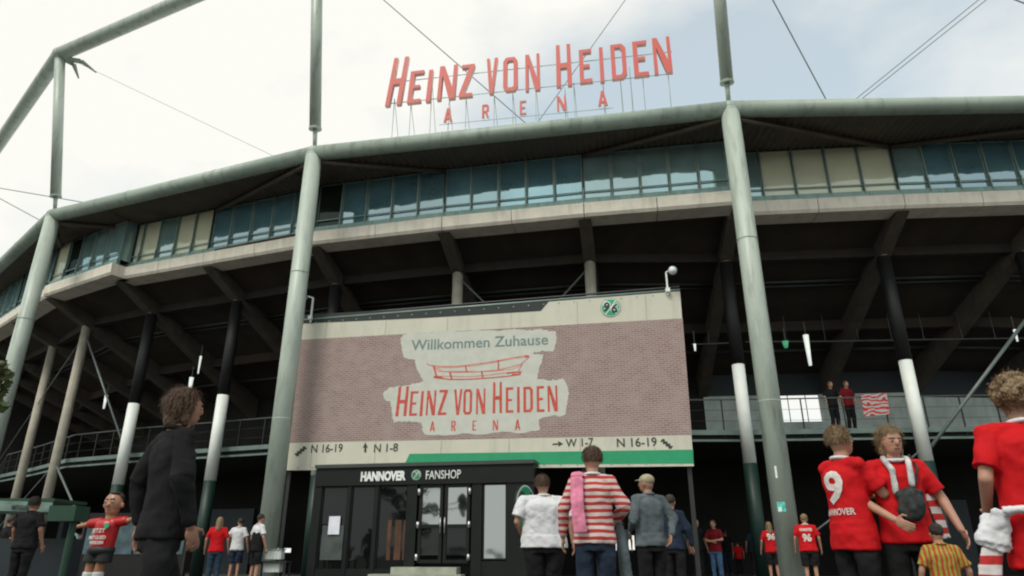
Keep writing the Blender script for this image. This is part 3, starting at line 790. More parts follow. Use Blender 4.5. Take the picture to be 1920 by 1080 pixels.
plane_poly(BP, pp, .010, 'brush_patch', M['paintw'], BN)
fit_text('Willkommen Zuhause', BP, 771, 657, 1028, 646, 19, .014, 'greeting_lettering', M['textg'], BN, .012)
for u_ in (.083, .25, .417, .583, .75, .917):
    a_, b_ = bq(u_, .012), bq(u_, .988)
    q_ = [(a_[0]-.011, a_[1]), (a_[0]+.011, a_[1]), (b_[0]+.011, b_[1]), (b_[0]-.011, b_[1])]
    plane_poly(BP, q_, .0052, 'cloth_seam', M['seam'], BN, .0012, px=False)
for u_ in [k/26+.012 for k in range(26)]:
    for v_ in (.985, .014):
        s_, t_ = bq(u_, v_); bnp0 = NB(); tube(bnp0, BP.at(s_, t_, .0), BP.at(s_, t_, .012), .022, seg=8); bnp0.transform(Matrix.Translation(bn_o).inverted()); obj('eyelet', bnp0, M['mull'], BN)
# arena sketch
def stroke(pts, wpx, nm='sketch_line', m='textrl', off=.014):
    B_k = NB()
    prev = []
    for k in range(len(pts)-1):
        a = BP.hit(700+pts[k][0]/4.155, 600+pts[k][1]/4.155); b = BP.hit(700+pts[k+1][0]/4.155, 600+pts[k+1][1]/4.155)
        u_ = BP.at(*a, off); v_ = BP.at(*b, off); w_ = (v_-u_).cross(BP.n).normalized()*wpx/4.155*.009
        prev.append((u_-w_, u_+w_)); last = (v_-w_, v_+w_)
    prev.append(last); VS = [[B_k.verts.new(p) for p in pr] for pr in prev]
    for k in range(len(VS)-1): B_k.faces.new((VS[k][0], VS[k][1], VS[k+1][1], VS[k+1][0]))
    B_k.transform(Matrix.Translation(bn_o).inverted()); obj(nm, B_k, M[m], BN)
cnt = 0
def st(pts, w, m='textrl'):
    global cnt; cnt += 1
    stroke(pts, w, m=m, off=.014+cnt*.0003)
st([(415, 335), (430, 352), (520, 362), (640, 362), (760, 350), (900, 330), (1050, 303), (1160, 283), (1212, 278)], 7)
st([(418, 345), (500, 372), (640, 370), (780, 358), (950, 330), (1100, 298), (1214, 290)], 4)
st([(470, 362), (510, 398), (640, 408), (800, 405), (950, 394), (1060, 370), (1150, 345), (1214, 292)], 7)
st([(500, 372), (540, 402), (700, 400), (900, 402), (1080, 385), (1165, 350)], 4)
st([(470, 448), (600, 464), (760, 462), (900, 452), (1040, 440), (1145, 425)], 8, 'textr')
st([(480, 438), (620, 440), (760, 442), (900, 430), (1030, 412), (1160, 400)], 5)
st([(470, 360), (500, 458)], 12, 'textr'); st([(595, 400), (612, 462)], 12, 'textr'); st([(718, 352), (730, 408)], 10, 'textr'); st([(845, 400), (855, 458)], 10, 'textr'); st([(975, 312), (975, 390)], 10, 'textr')
st([(1160, 345), (1130, 400), (1145, 428)], 9, 'textrl'); st([(1040, 415), (1100, 408), (1150, 408), (1140, 425), (1080, 425)], 10, 'textr'); st([(475, 440), (520, 445), (545, 455)], 12, 'textr'); st([(1180, 282), (1214, 284)], 12, 'textr')
def zc(x, y): return 700+x/4.155, 600+y/4.155
HL = [('H', 172, 258, 752, 520, .05), ('E', 278, 340, 748, 556, .03), ('I', 360, 382, 750, 555, .03), ('N', 408, 480, 745, 550, .03), ('Z', 502, 570, 742, 545, .03), ('V', 625, 690, 742, 540, 0), ('O', 700, 768, 738, 540, 0), ('N', 800, 872, 735, 535, 0),
      ('H', 930, 1003, 728, 485, 0), ('E', 1032, 1092, 724, 525, 0), ('I', 1120, 1142, 722, 522, 0), ('D', 1170, 1245, 720, 520, 0), ('E', 1275, 1335, 718, 515, 0), ('N', 1360, 1438, 715, 512, 0)]
HL += [('A', 440, 480, 868, 790, 0), ('R', 607, 642, 866, 787, 0), ('E', 772, 803, 862, 784, 0), ('N', 932, 972, 860, 780, 0), ('A', 1103, 1146, 858, 775, 0)]
for ch, x0, x1, yb, yt, sh in HL:
    s0, t0 = BP.hit(*zc(x0, yb)); s1, _ = BP.hit(*zc(x1, yb)); _, t1 = BP.hit(*zc((x0+x1)/2, yt))
    me = glyph_mesh(ch, s1-s0, t1-t0, .003, sh); me.transform(rel(BN, BP.mat(s0, t0, .014))); link('printed_letter', me, M['textr'], BN)
fit_text('N 16-19', BP, 583, 849, 642, 847, 15, .008, 'direction_lettering', M['textk'], BN, .01)
fit_text('N 1-8', BP, 701, 848, 746, 846, 15, .008, 'direction_lettering', M['textk'], BN, .01)
fit_text('W 1-7', BP, 1061, 838, 1113, 836, 15, .008, 'direction_lettering', M['textk'], BN, .01)
fit_text('N 16-19', BP, 1157, 838, 1232, 836, 16, .008, 'direction_lettering', M['textk'], BN, .01)
plane_poly(BP, [(683, 848), (687, 848), (687, 839), (690, 840), (685.3, 829), (680.5, 840), (683.6, 839.5)], .008, 'arrow_print', M['textk'], BN)
plane_poly(BP, [(1036, 834.4), (1048, 833.6), (1046.5, 837.5), (1056, 832), (1046, 826.8), (1047.5, 831), (1036, 831.8)], .008, 'arrow_print', M['textk'], BN)
def stairs_icon(x, y, dirx):
    pts = []; k = 4; w, h = 21/k, 17/k
    for i in range(k):
        pts += [(x+dirx*i*w, y-i*h), (x+dirx*(i+1)*w*.98, y-i*h-.2)]
    up = pts[:]; dn = [(px+dirx*3.5, py+5.2) for px, py in pts][::-1]
    plane_poly(BP, up+dn, .008, 'stairs_print', M['textk'], BN)
stairs_icon(552, 850, 1)
stairs_icon(1262, 836, -1)
logo96(BP, 1145, 577, 17.5, .006, BN)
# top rail, frame posts behind, floodlight arms
TL, TR = BP.at(c4[3][0], c4[3][1]+.05, -.01), BP.at(c4[2][0], c4[2][1]+.05, -.01)
def bnp(fn, name, m, parent=None, smooth=False):
    b = NB(); fn(b); b.transform(Matrix.Translation(bn_o).inverted()); return obj(name, b, m, parent or BN, smooth)
bnp(lambda q: tube(q, TL, TR, .035, seg=10), 'top_rail', M['mull'], smooth=True)
bnp(lambda q: tube(q, TL-BP.n*.12+Z3*.14, TR-BP.n*.12+Z3*.14, .03, seg=8), 'top_rail', M['dark'])
for u in (.015, .25, .5, .75, .985):
    s, t = bq(u, 1); bnp(lambda q: bar(q, BP.at(s, 0, -.22), BP.at(s, t+.1, -.22), .12, .12, BP.n), 'frame_post', M['dark'])
for v in (.02, .5, .97):
    a = bq(.0, v); b = bq(1, v); bnp(lambda q: bar(q, BP.at(*a, -.12), BP.at(*b, -.12), .08, .08), 'frame_rail', M['dark'])
def camarm(px, py, ptop, side, nm, lab):
    s, t = BP.hit(px, py); _, t2 = BP.hit(px, ptop)
    o = BP.at(s, t, .05)
    th = thing('security_light', lab, 'floodlight', o)
    f = lambda fn, n_, m_, sm=False: (lambda b: (fn(b), b.transform(Matrix.Translation(o).inverted()), obj(n_, b, m_, th, sm)))(NB())
    top = BP.at(s, t2, .25)
    f(lambda b: bar(b, o+Z3*-.1, Vector((o.x, o.y, t2)), .05, .05, BP.n), 'post', M['white'])
    f(lambda b: bar(b, Vector((o.x, o.y, t2)), top+BP.e*side*.12, .04, .04), 'arm', M['white'])
    h = top+BP.e*side*.18
    f(lambda b: tube(b, h+BP.n*.02-Z3*.03, h+BP.n*.22-Z3*.12, .11, .14, 14), 'lamp_head', M['mull'], True)
    f(lambda b: tube(b, h+BP.n*.222-Z3*.12, h+BP.n*.235-Z3*.126, .12, .12, 14), 'lens', M['letterw'], True)
    f(lambda b: box(b, Vector((o.x, o.y, t+ .05))+BP.n*.05, (.12, .12, .12)), 'junction_box', M['white'])
camarm(1252, 549, 512, 1, '', 'white arm floodlight above the emblem end of the big banner')
camarm(584, 600, 560, -1, '', 'white arm floodlight at the banner corner beside the steel column')

# ------------------------------------------------------------------ fan shop
SA, SB = Vector((-5.95, 21.05)), Vector((.66, 19.72))
sa_ = on_y(580, 1000, 21.0); 
SPn = Plane(SA, SB)
w0, _ = SPn.hit(583, 1000); w1, _ = SPn.hit(1003, 1000)
z_top = SPn.hit(800, 874)[1]; z_f = SPn.hit(800, 908)[1]
so = SPn.at((w0+w1)/2, 0)
SH = thing('fan_shop', 'black glazed fan shop kiosk with white fascia lettering under the big banner', 'shop', so)
def shp(fn, name, m, parent=None, smooth=False):
    b = NB(); fn(b); b.transform(Matrix.Translation(so).inverted()); return obj(name, b, m, parent or SH, smooth)
def sbox(s0, s1, z0, z1, d0, d1): 
    return lambda b: hexa(b, [SPn.at(s0, z0, d0), SPn.at(s1, z0, d0), SPn.at(s1, z0, d1), SPn.at(s0, z0, d1)], [SPn.at(s0, z1, d0), SPn.at(s1, z1, d0), SPn.at(s1, z1, d1), SPn.at(s0, z1, d1)])
DEP = -1.6
shp(sbox(w0+.05, w1-.05, 0, z_top-.02, -.35, DEP), 'shop_body', M['shopblack'])
shp(sbox(w0-.03, w1+.03, z_top-.0, z_top+.10, .12, DEP), 'roof_edge', M['shopgrey'])
fas = shp(sbox(w0, w1, z_f, z_top-.004, .06, -.35), 'fascia', M['shopblack'])
def sx(px, py=985): return SPn.hit(px, py)[0]
def sz(py, px=800): return SPn.hit(px, py)[1]
zb = .36
cols_px = [586, 601, 668, 738, 768, 888, 902, 953, 997]
def upright(pa, pb): shp(sbox(sx(pa), sx(pb), 0, z_f-.004, .02, -.35), 'upright', M['shopblack'])
for pa, pb in ((583, 598), (648, 654), (700, 706), (762, 780), (884, 903), (950, 1002)): upright(pa, pb)
shp(sbox(sx(598), sx(762), 0, zb, .0, -.35), 'plinth', M['shopblack']); shp(sbox(sx(903), sx(950), 0, sz(1052, 925), .0, -.35), 'plinth', M['shopblack'])
def window(pa, pb, z0, z1, m):
    s0, s1 = sx(pa), sx(pb); f = .04
    w = shp(lambda b: frame(b, SPn.at, s0, s1, z0, z1, f, -.02, -.12), 'window', M['shopblack'])
    shp(sbox(s0+f, s1-f, z0+f, z1-f, -.06, -.075), 'pane', m, w); return w
window(598, 648, zb, z_f-.01, M['shopglass']); window(654, 700, zb, z_f-.01, M['shopglass']); window(706, 762, zb, z_f-.01, M['shopglass'])
window(904, 950, sz(1050, 925), z_f-.01, M['shopmirror'])
for k, (pa, pb) in enumerate(((784, 829), (832, 880))):
    z0 = sz(1056, 830); z1 = z_f-.01; s0, s1 = sx(pa), sx(pb); f = .09
    d = shp(lambda b: frame(b, SPn.at, s0, s1, z0, z1, f, .0, -.06), 'door', M['shopblack']); shp(sbox(s0+f, s1-f, sz(990, 830), sz(983, 830), .0, -.06), 'door_rail', M['shopblack'], d)
    shp(sbox(s0+f, s1-f, sz(983, 830), z1-f, -.03, -.04), 'pane', M['shopmirror'], d); shp(sbox(s0+f, s1-f, z0+.2, sz(990, 830), -.03, -.04), 'pane', M['shopglass'], d)
    hs = s1-.04 if k == 0 else s0+.04
    shp(lambda b: tube(b, SPn.at(hs, sz(1000, 830), .06), SPn.at(hs, sz(970, 830), .06), .016, seg=10), 'handle', M['chrome'], d, True)
    he = s0 if k == 0 else s1
    for hy in (922, 984, 1045):
        shp(lambda b: tube(b, SPn.at(he, sz(hy+6, 830), .035), SPn.at(he, sz(hy-6, 830), .035), .045, seg=10), 'hinge', M['chrome'], d, True)
shp(sbox(sx(616), sx(637), sz(1002, 626), sz(968, 626), .004, -.003), 'notice', M['paper']).location.z += 0
shp(sbox(sx(604), sx(644), sz(1050, 626), sz(985, 626), -.04, -.05), 'poster', mat('poster_grey', (.06, .075, .07), .6, noise=.4, scale=3))
for pa, pb in ((726, 733), (740, 752), (756, 760)):
    shp(sbox(sx(pa), sx(pb), sz(1050, 740), sz(975, 740), -.05, -.06), 'display_board', mat('display_brown', (.09, .035, .015), .7, noise=.4))
fit_text('HANNOVER', SPn, 678, 902, 762, 900, 16, .064, 'fascia_lettering', M['letterw'], SH, .05, .02)
fit_text('FANSHOP', SPn, 800, 899, 865, 897, 16, .064, 'fascia_lettering', M['letterw'], SH, .0, .02)
logo96(SPn, 782, 891, 8.5, .066, SH)
# projecting round sign at the shop corner
ps = SPn.at(sx(990), SPn.hit(990, 955)[1], .45)
PS = thing('projecting_sign', 'narrow round green and white emblem sign jutting from the right corner of the fan shop', 'sign', ps)
def pf(fn, n_, m_):
    b = NB(); fn(b); obj(n_, b, m_, PS)
ax = (SPn.e+SPn.n*.28).normalized()
rr = .62
pf(lambda b: tube(b, -ax*.03, ax*.03, rr, seg=36), 'disc', M['shopblack'])
pf(lambda b: tube(b, ax*-.034, ax*.034, rr*.97, seg=36), 'rim', M['letterw']); pf(lambda b: tube(b, ax*-.038, ax*.038, rr*.9, seg=36), 'field', M['logog'])
pf(lambda b: bar(b, Vector((0, 0, 0))-SPn.n*.3, Vector((0, 0, 0))-SPn.n*.62, .06, .06), 'bracket', M['shopblack'])
for sg in (-1, 1):
    me = text_mesh('96', .06, .004); a0, a1, b0, b1 = bbox(me)
    zz = ax*sg; xx = Vector((0, 0, 1)).cross(zz).normalized()
    T = Matrix.Identity(4)
    for i in range(3): T[i][0] = xx[i]; T[i][1] = (0, 0, 1)[i]; T[i][2] = zz[i]
    T.translation = ax*sg*.045
    me.transform(T @ Matrix.Diagonal((.95, 1.05, 1, 1)) @ Matrix.Translation((-(a0+a1)/2, -(b0+b1)/2, 0))); link('numerals', me, M['textk'], PS)
# steps in front of the door
zs = SPn.hit(800, 1063)[1]
ST2 = thing('entrance_steps', 'two pale stone steps in front of the fan shop double door', 'steps', SPn.at(sx(805), 0, .3))
for k, (pa, pb, z0, z1, d0, d1) in enumerate(((748, 866, .0, zs, .05, .45), (718, 882, .0, zs-.17, .46, .86))):
    b = NB(); sbox(sx(pa), sx(pb), z0, z1, d0, d1)(b); b.transform(Matrix.Translation(ST2.location).inverted()); obj('step', b, M['stairm'], ST2)

# ------------------------------------------------------------------ people
BAKE = []
def rm(name, bm, m, parent, vox, smooth=6, disp=0, dscale=.1, fold=None):
    me = bpy.data.meshes.new(name); bm.to_mesh(me); bm.free()
    o = link(name, me, m, parent)
    r = o.modifiers.new('r', 'REMESH'); r.mode = 'VOXEL'; r.voxel_size = vox; r.use_smooth_shade = True
    s = o.modifiers.new('s', 'SMOOTH'); s.iterations = smooth; s.factor = .5
    if disp:
        t = bpy.data.textures.new('d', 'CLOUDS'); t.noise_scale = dscale
        d = o.modifiers.new('d', 'DISPLACE'); d.texture = t; d.strength = disp; d.mid_level = .5
    if fold:
        t = bpy.data.textures.new('f', 'MARBLE'); t.noise_scale = fold[1]*4; t.turbulence = 9
        d = o.modifiers.new('f', 'DISPLACE'); d.texture = t; d.strength = fold[0]; d.mid_level = .4
        s = o.modifiers.new('s2', 'SMOOTH'); s.iterations = 2; s.factor = .5
    BAKE.append((o, m)); return o
def tv(*a): return Vector(a)
def person(px, ytop, ht, face, label, top='jersey', bottom='long', bm_='blackc', hair='short', hairm='hairm', arms=None, legs=None, skin='skin',
           bulk=1.0, lod=0, sleeve=.55, lean=0., hem=.86, back=None, vest=None, group=None, shift=0, base=None, headturn=0, zoff=0, headtilt=0):
    k = ht/1.75
    d = ray(px, ytop)
    Y = (zoff+ht-CZ)/d.z*d.y
    if base is None:
        X = d.x/d.y*Y; base = (X, Y, zoff)
    P = thing('person', label, 'person', base, group, R(face))
    P.scale = (k, k, k)
    v = (.0062, .012, .020)[lod]
    B = bulk
    a = {'L': (tv(.27, .02, 1.17), tv(.29, -.07, .92)), 'R': (tv(-.27, .02, 1.17), tv(-.29, -.07, .92))}
    if arms: a.update(arms)
    lg = {'L': (tv(.10, -.01, .50), tv(.11, .03, .09)), 'R': (tv(-.10, -.01, .50), tv(-.11, .03, .09))}
    if legs: lg.update(legs)
    Ln = Matrix.Rotation(R(lean), 3, 'X')            # lean about the hips
    hip = tv(0, 0, .95)
    def T(p): return hip+Ln @ (Vector(p)-hip)
    sh = {'L': T((.175*B, .01, 1.43)), 'R': T((-.175*B, .01, 1.43))}
    hd = T((0, -.025, 1.612))
    Q = Matrix.Rotation(R(headturn), 3, 'Z') @ Matrix.Rotation(R(headtilt), 3, 'X')
    def HP(x, y, z): return hd+Q @ Vector((x, y, z))
    # ---- body, one continuous skin
    b = NB()
    ball(b, hd, (.073, .092, .112), 3, Q); ball(b, HP(0, -.02, -.045), (.058, .068, .07), 3, Q)
    ball(b, HP(0, -.096, -.012), (.013, .018, .024), 2, Q)
    for s in (-1, 1): ball(b, HP(.076*s, .005, -.01), (.012, .018, .03), 2, Q)
    ball(b, HP(0, -.07, .03), (.055, .022, .015), 2, Q)
    cap(b, T((0, .01, 1.44)), HP(0, .01, -.07), .060, .054); cap(b, T((0, .02, 1.47)), sh['L']-Vector((.05, 0, .01)), .045, .03); cap(b, T((0, .02, 1.47)), sh['R']+Vector((.05, 0, -.01)), .045, .03)
    ball(b, T((0, .005, 1.29)), (.138*B, .088*B, .165), 3); ball(b, T((0, 0, 1.10)), (.132*B, .092*B, .17), 3); ball(b, (0, 0, .95), (.155*B, .108*B, .13), 3)
    for s in 'LR':
        e, w = a[s]; sx_ = 1 if s == 'L' else -1
        cap(b, T((0, .01, 1.41)), sh[s]-Vector((0, 0, .015)), .042, .040); cap(b, sh[s]-Vector((0, 0, .015)), e, .041, .038); cap(b, e, w, .039, .026)
        fd = (w-e).normalized(); sidev = Vector((-sx_, 0, 0)) if abs(fd.x) < .8 else Vector((0, 0, 1))
        thumbdir = Vector((0, -1, 0)) if abs(fd.z) > .6 else Vector((0, 0, 1))
        thumbdir = (thumbdir-fd*thumbdir.dot(fd)).normalized(); pn = fd.cross(thumbdir).normalized()      # palm normal
        if pn.dot(Vector((-sx_, 0, 0))) < 0: pn = -pn
        pc = w+fd*.05
        if lod < 2:
            rot = Matrix((thumbdir, pn, fd)).transposed()
            ball(b, pc, (.041, .015, .048), 2, rot)
            if lod == 0:
                for fi, (off, ln_) in enumerate(((.031, .064), (.0105, .072), (-.0105, .068), (-.031, .052))):
                    r0 = pc+fd*.035+thumbdir*off; m1 = r0+fd*ln_*.5+pn*.008; m2 = m1+(fd*.7+pn*.6).normalized()*ln_*.5
                    cap(b, r0, m1, .0082, .0076, 8); cap(b, m1, m2, .0076, .0068, 8)
                r0 = w+fd*.025+thumbdir*.028; m1 = r0+(thumbdir+fd*.7).normalized()*.04; cap(b, r0, m1, .011, .0095, 8); cap(b, m1, m1+(fd+thumbdir*.2+pn*.3).normalized()*.03, .0095, .008, 8)
            else: cap(b, pc+fd*.04, pc+fd*.09+pn*.015, .028, .016, 8)
        else: cap(b, w, pc+fd*.04, .03, .022, 8)
        kn, an = lg[s]; hx = tv(.09*sx_*B, 0, .90)
        cap(b, hx, kn, .080*B, .055); cap(b, kn, an, .054, .036); cap(b, an, an+tv(.01*sx_, -.02, -.05), .038, .035)
    rm('body', b, M[skin], P, v, 5)
    # ---- shirt
    b = NB()
    def tt(a_, c_, r0, r1, el=(1, .66), sg=20): tube(b, T(a_), T(c_), r0, r1, sg, True, el, Vector((1, 0, 0)))
    hemz = hem
    tube(b, (0, .0, hemz), T((0, 0, 1.0)), .198*B, .186*B, 22, True, (1, .70), Vector((1, 0, 0)))
    tt((0, 0, .98), (0, 0, 1.2), .186*B, .180*B); tt((0, 0, 1.19), (0, .0, 1.34), .180*B, .192*B)
    ball(b, T((0, .005, 1.32)), (.188*B, .125*B, .135), 3)
    for s in 'LR':
        e, w = a[s]; cap(b, T((0, .012, 1.43)), sh[s]-Vector((0, 0, .008)), .066, .056)
        if sleeve > .02:
            se = sh[s].lerp(e, min(1, sleeve*1.45)) ; tube(b, sh[s].lerp(T((0, .01, 1.40)), .12), se, .060*max(1, B*.95), .070*max(1, B*.9), 16)
            if sleeve > .8: cap(b, e, e.lerp(w, .85), .062, .044)
    shirt = rm('shirt', b, M[top], P, (.0085, .013, .02)[lod], 3, .020, .13, (.012, .045) if lod < 2 else None)
    if lod < 2:      # collar
        b = NB(); K = 20
        ctr = T((0, .0, 1.475)); 
        for i in range(K):
            t0 = 2*math.pi*i/K; t1 = 2*math.pi*(i+1)/K
            p0 = ctr+Vector((.075*math.cos(t0), .068*math.sin(t0), .012*math.sin(t0))); p1 = ctr+Vector((.075*math.cos(t1), .068*math.sin(t1), .012*math.sin(t1)))
            cap(b, p0, p1, .017, .017, 6)
        rm('collar', b, M['tee'] if top in ('jersey', 'stripes') else M[top], P, .009, 3)
    if vest:
        b = NB(); tube(b, (0, 0, hemz-.02), T((0, 0, 1.2)), .212*B, .198*B, 22, True, (1, .70), Vector((1, 0, 0))); ball(b, T((0, .0, 1.2)), (.200*B, .14*B, .17), 3)
        rm('vest', b, M[vest], P, .013, 3, .02, .12)
    # ---- trousers or shorts
    b = NB()
    tube(b, (0, 0, .80), (0, 0, .96), .168*B, .155*B, 20, True, (1, .68), Vector((1, 0, 0)))
    for s in 'LR':
        sx_ = 1 if s == 'L' else -1; kn, an = lg[s]; hx = tv(.09*sx_*B, 0, .90)
        if bottom == 'short':
            q = hx.lerp(kn, .92); tube(b, hx+tv(0, 0, .03), q, .098*B, .098, 16)
        else:
            tube(b, hx+tv(0, 0, .03), kn, .095*B, .074, 16); ball(b, kn, .073, 2); tube(b, kn, an+tv(0, 0, .0), .073, .060, 16)
    rm('shorts' if bottom == 'short' else 'trousers', b, M[bm_], P, (.010, .014, .02)[lod], 3, .02, .12, (.013, .05) if lod < 2 else None)
    for s in 'LR':
        kn, an = lg[s]; b = NB(); f = an+tv(0, -.07, -.045); ball(b, f, (.045, .125, .036), 3); ball(b, an+tv(0, .01, -.02), (.045, .055, .06), 3); box(b, f+tv(0, 0, -.03), (.075, .24, .03))
        rm('shoe', b, M['shoe'], P, .012, 4)
    # ---- hair
    b = NB(); dsp = .02
    ball(b, HP(0, .020, .034), (.082, .094, .092), 3, Q)
    if hair == 'long':
        cap(b, HP(0, .06, .0), T((0, .085, 1.42)), .075, .06, 12); [cap(b, HP(.065*s, .03, .0), HP(.07*s, .03, -.17), .03, .028) for s in (-1, 1)]
    if hair == 'curly':
        dsp = .03
        for i in range(110):
            th = random.uniform(0, 2*math.pi); ph = random.uniform(-.5, 1.35)
            q = Vector((math.cos(th)*math.cos(ph)*.105, math.sin(th)*math.cos(ph)*.115+.03, math.sin(ph)*.115+.03))
            if q.y < -.055 and q.z < .06: continue
            ball(b, HP(*q), random.uniform(.018, .032), 1)
    if hair == 'bob':
        for s in (-1, 1): cap(b, HP(.05*s, .02, .03), HP(.062*s, .02, -.09), .042, .03)
        cap(b, HP(0, .06, .03), HP(0, .07, -.09), .07, .05)
    if lod == 0 and hair not in ('cap', 'none'):
        b2_ = NB(); R_ = random.Random(int(px))
        for i in range(2600):
            th = R_.uniform(0, 2*math.pi); zz = R_.uniform(-.35 if hair == 'short' else -.9, 1.0); rr_ = math.sqrt(max(0, 1-zz*zz))
            n_ = Vector((rr_*math.cos(th), rr_*math.sin(th), zz))
            if n_.y < -.45 and zz < .55: continue
            p0 = Vector((n_.x*.082, n_.y*.094+.02, n_.z*.092+.034))
            if hair == 'curly': p0 *= 1.18
            dn_ = Vector((n_.x*.5, n_.y*.3+.25, -.9 if hair != 'curly' else R_.uniform(-.6, .6))); dn_ = (dn_-n_*dn_.dot(n_)*.8+Vector((R_.gauss(0, .2), R_.gauss(0, .2), R_.gauss(0, .2)))).normalized()
            L__ = R_.uniform(.025, .055) if hair != 'bob' else R_.uniform(.04, .09)
            p1 = p0+dn_*L__+n_*.010; w__ = dn_.cross(n_).normalized()*.0014
            p0 = p0+n_*.004; pm = p0.lerp(p1, .5)+n_*.008
            vs_ = [b2_.verts.new(HP(*q_)) for q_ in (p0-w__, p0+w__, pm+w__, pm-w__, p1)]
            b2_.faces.new(vs_[:4]); b2_.faces.new((vs_[3], vs_[2], vs_[4]))
        so_h = obj('hair_strands', b2_, M[hairm], P); so_h['kind'] = 'stuff'
    if hair != 'cap' and hair != 'none': rm('hair', b, M[hairm], P, .010 if lod < 2 else .016, 2, dsp, .025)
    elif hair == 'cap':
        b.free(); b = NB(); ball(b, HP(0, .012, .045), (.084, .100, .078), 3, Q); ball(b, HP(0, -.10, .045), (.062, .06, .010), 2, Q); rm('cap', b, M[hairm], P, .009, 3)
    else: b.free()
    # ---- face
    if lod < 2:
        for s in (-1, 1):
            b = NB(); ball(b, HP(.030*s, -.0835, .004), (.0135, .008, .0085), 2, Q); o = obj('eye', b, M['eyew'], P, True)
            b = NB(); ball(b, HP(.030*s, -.0905, .004), (.006, .003, .006), 2, Q); obj('iris', b, M['eye'], o, True)
            b = NB(); cap(b, HP(.016*s, -.092, .024), HP(.045*s, -.084, .026), .0045, .003, 6); obj('eyebrow', b, M[hairm if hair != 'cap' else 'hairk'], P, True)
        b = NB(); ball(b, HP(0, -.087, -.053), (.024, .008, .007), 2, Q); obj('mouth', b, M['lips'], P, True)
    # ---- lettering on the back / chest
    if back:
        for (txt, z, wd, hh, side, bold) in back:
            me = text_mesh(txt, bold, 0); a0, a1, b0, b1 = bbox(me)
            bb2 = NB(); bb2.from_mesh(me); bmesh.ops.triangulate(bb2, faces=bb2.faces[:])
            bmesh.ops.subdivide_edges(bb2, edges=[e_ for e_ in bb2.edges if e_.calc_length() > .15], cuts=3)
            for vv in bb2.verts:
                x = ((vv.co.x-a0)/(a1-a0)-.5)*wd; y = z+(vv.co.y-b0)/(b1-b0)*hh
                p = T((-x if side > 0 else x, side*.22, y)); vv.co = p
            bb2.to_mesh(me); bb2.free()
            o = link('shirt_print', me, M['print_w'], P)
            sw = o.modifiers.new('w', 'SHRINKWRAP'); sw.target = shirt; sw.wrap_method = 'PROJECT'; sw.use_project_y = True; sw.use_negative_direction = True; sw.use_positive_direction = True; sw.offset = .006
            sw.wrap_mode = 'ABOVE_SURFACE'
            BAKE.append((o, M['print_w']))
    return P, T, a

FAN = 'fans in red shirts'
# large fans on the right
p9, T9, a9 = person(1566, 796, 1.80, 108, 'man in red jersey with white back number, facing right beside the wide steel column', hair='short', hairm='hairb', bm_='blackc',
    arms={'L': (tv(.24, -.12, 1.20), tv(.13, -.38, 1.22)), 'R': (tv(-.22, -.14, 1.20), tv(-.08, -.40, 1.26))}, lod=0, bulk=1.0, hem=.80,
    back=[('9', 1.13, .19, .25, 1, .03), ('HANNOVER', 1.05, .27, .05, 1, .02)], group=FAN)
p10, T10, a10 = person(1662, 796, 1.78, -12, 'person in red jersey with white scarf and dark chest bag, facing the camera', hair='bob', hairm='hairb', bm_='blackc',
    arms={'R': (tv(-.29, -.02, 1.17), tv(-.14, -.24, 1.02)), 'L': (tv(.29, .0, 1.17), tv(.33, -.12, .95))}, lod=0, headtilt=6, headturn=10, group=FAN)
p12, T12, a12 = person(1893, 706, 1.80, 165, 'curly haired person in plain bright red jersey closest to the camera at the right edge', hair='curly', hairm='hairb', bm_='blackc', lod=0, bulk=1.16, hem=.70,
    arms={'L': (tv(.27, .06, 1.17), tv(.23, -.16, 1.0)), 'R': (tv(-.28, .03, 1.16), tv(-.27, -.05, .91))}, group=FAN)
person(1752, 978, 1.02, 170, 'small child in yellow, red and green striped shirt below the slanting scarf', top='kidshirt', hair='short', hairm='hairk', lod=1, bottom='short')
person(1440, 977, 1.68, 175, 'blond fan in red shirt with white back print, just left of the wide column foot', hair='long', hairm='hairb', lod=1, bm_='blackc', bottom='short', back=[('96', 1.2, .24, .2, 1, .05)], group=FAN)
person(1506, 962, 1.72, 160, 'fan in red shirt and black shorts between the wide column and the tall pair', lod=1, bottom='short', hairm='hairb', bulk=1.12, back=[('HANNOVER', 1.32, .28, .07, 1, .03), ('96', 1.08, .2, .19, 1, .05)], group=FAN)
person(1382, 1014, 1.25, 180, 'child in plain red top far back in the dark left of the wide column', lod=2, hairm='hairk', group=FAN)
person(1303, 972, 1.78, 20, 'dark haired man all in black standing under the right end of the banner', top='blackc', hairm='hairk', lod=1, skin='skin')
person(1336, 974, 1.74, -35, 'person in dark red top and blue jeans, arms crossed, beneath the banner', top='jerseyd', bm_='jeans', hairm='hairm', lod=1,
       arms={'L': (tv(.25, -.06, 1.18), tv(-.02, -.22, 1.15)), 'R': (tv(-.25, -.06, 1.18), tv(.04, -.24, 1.12))})
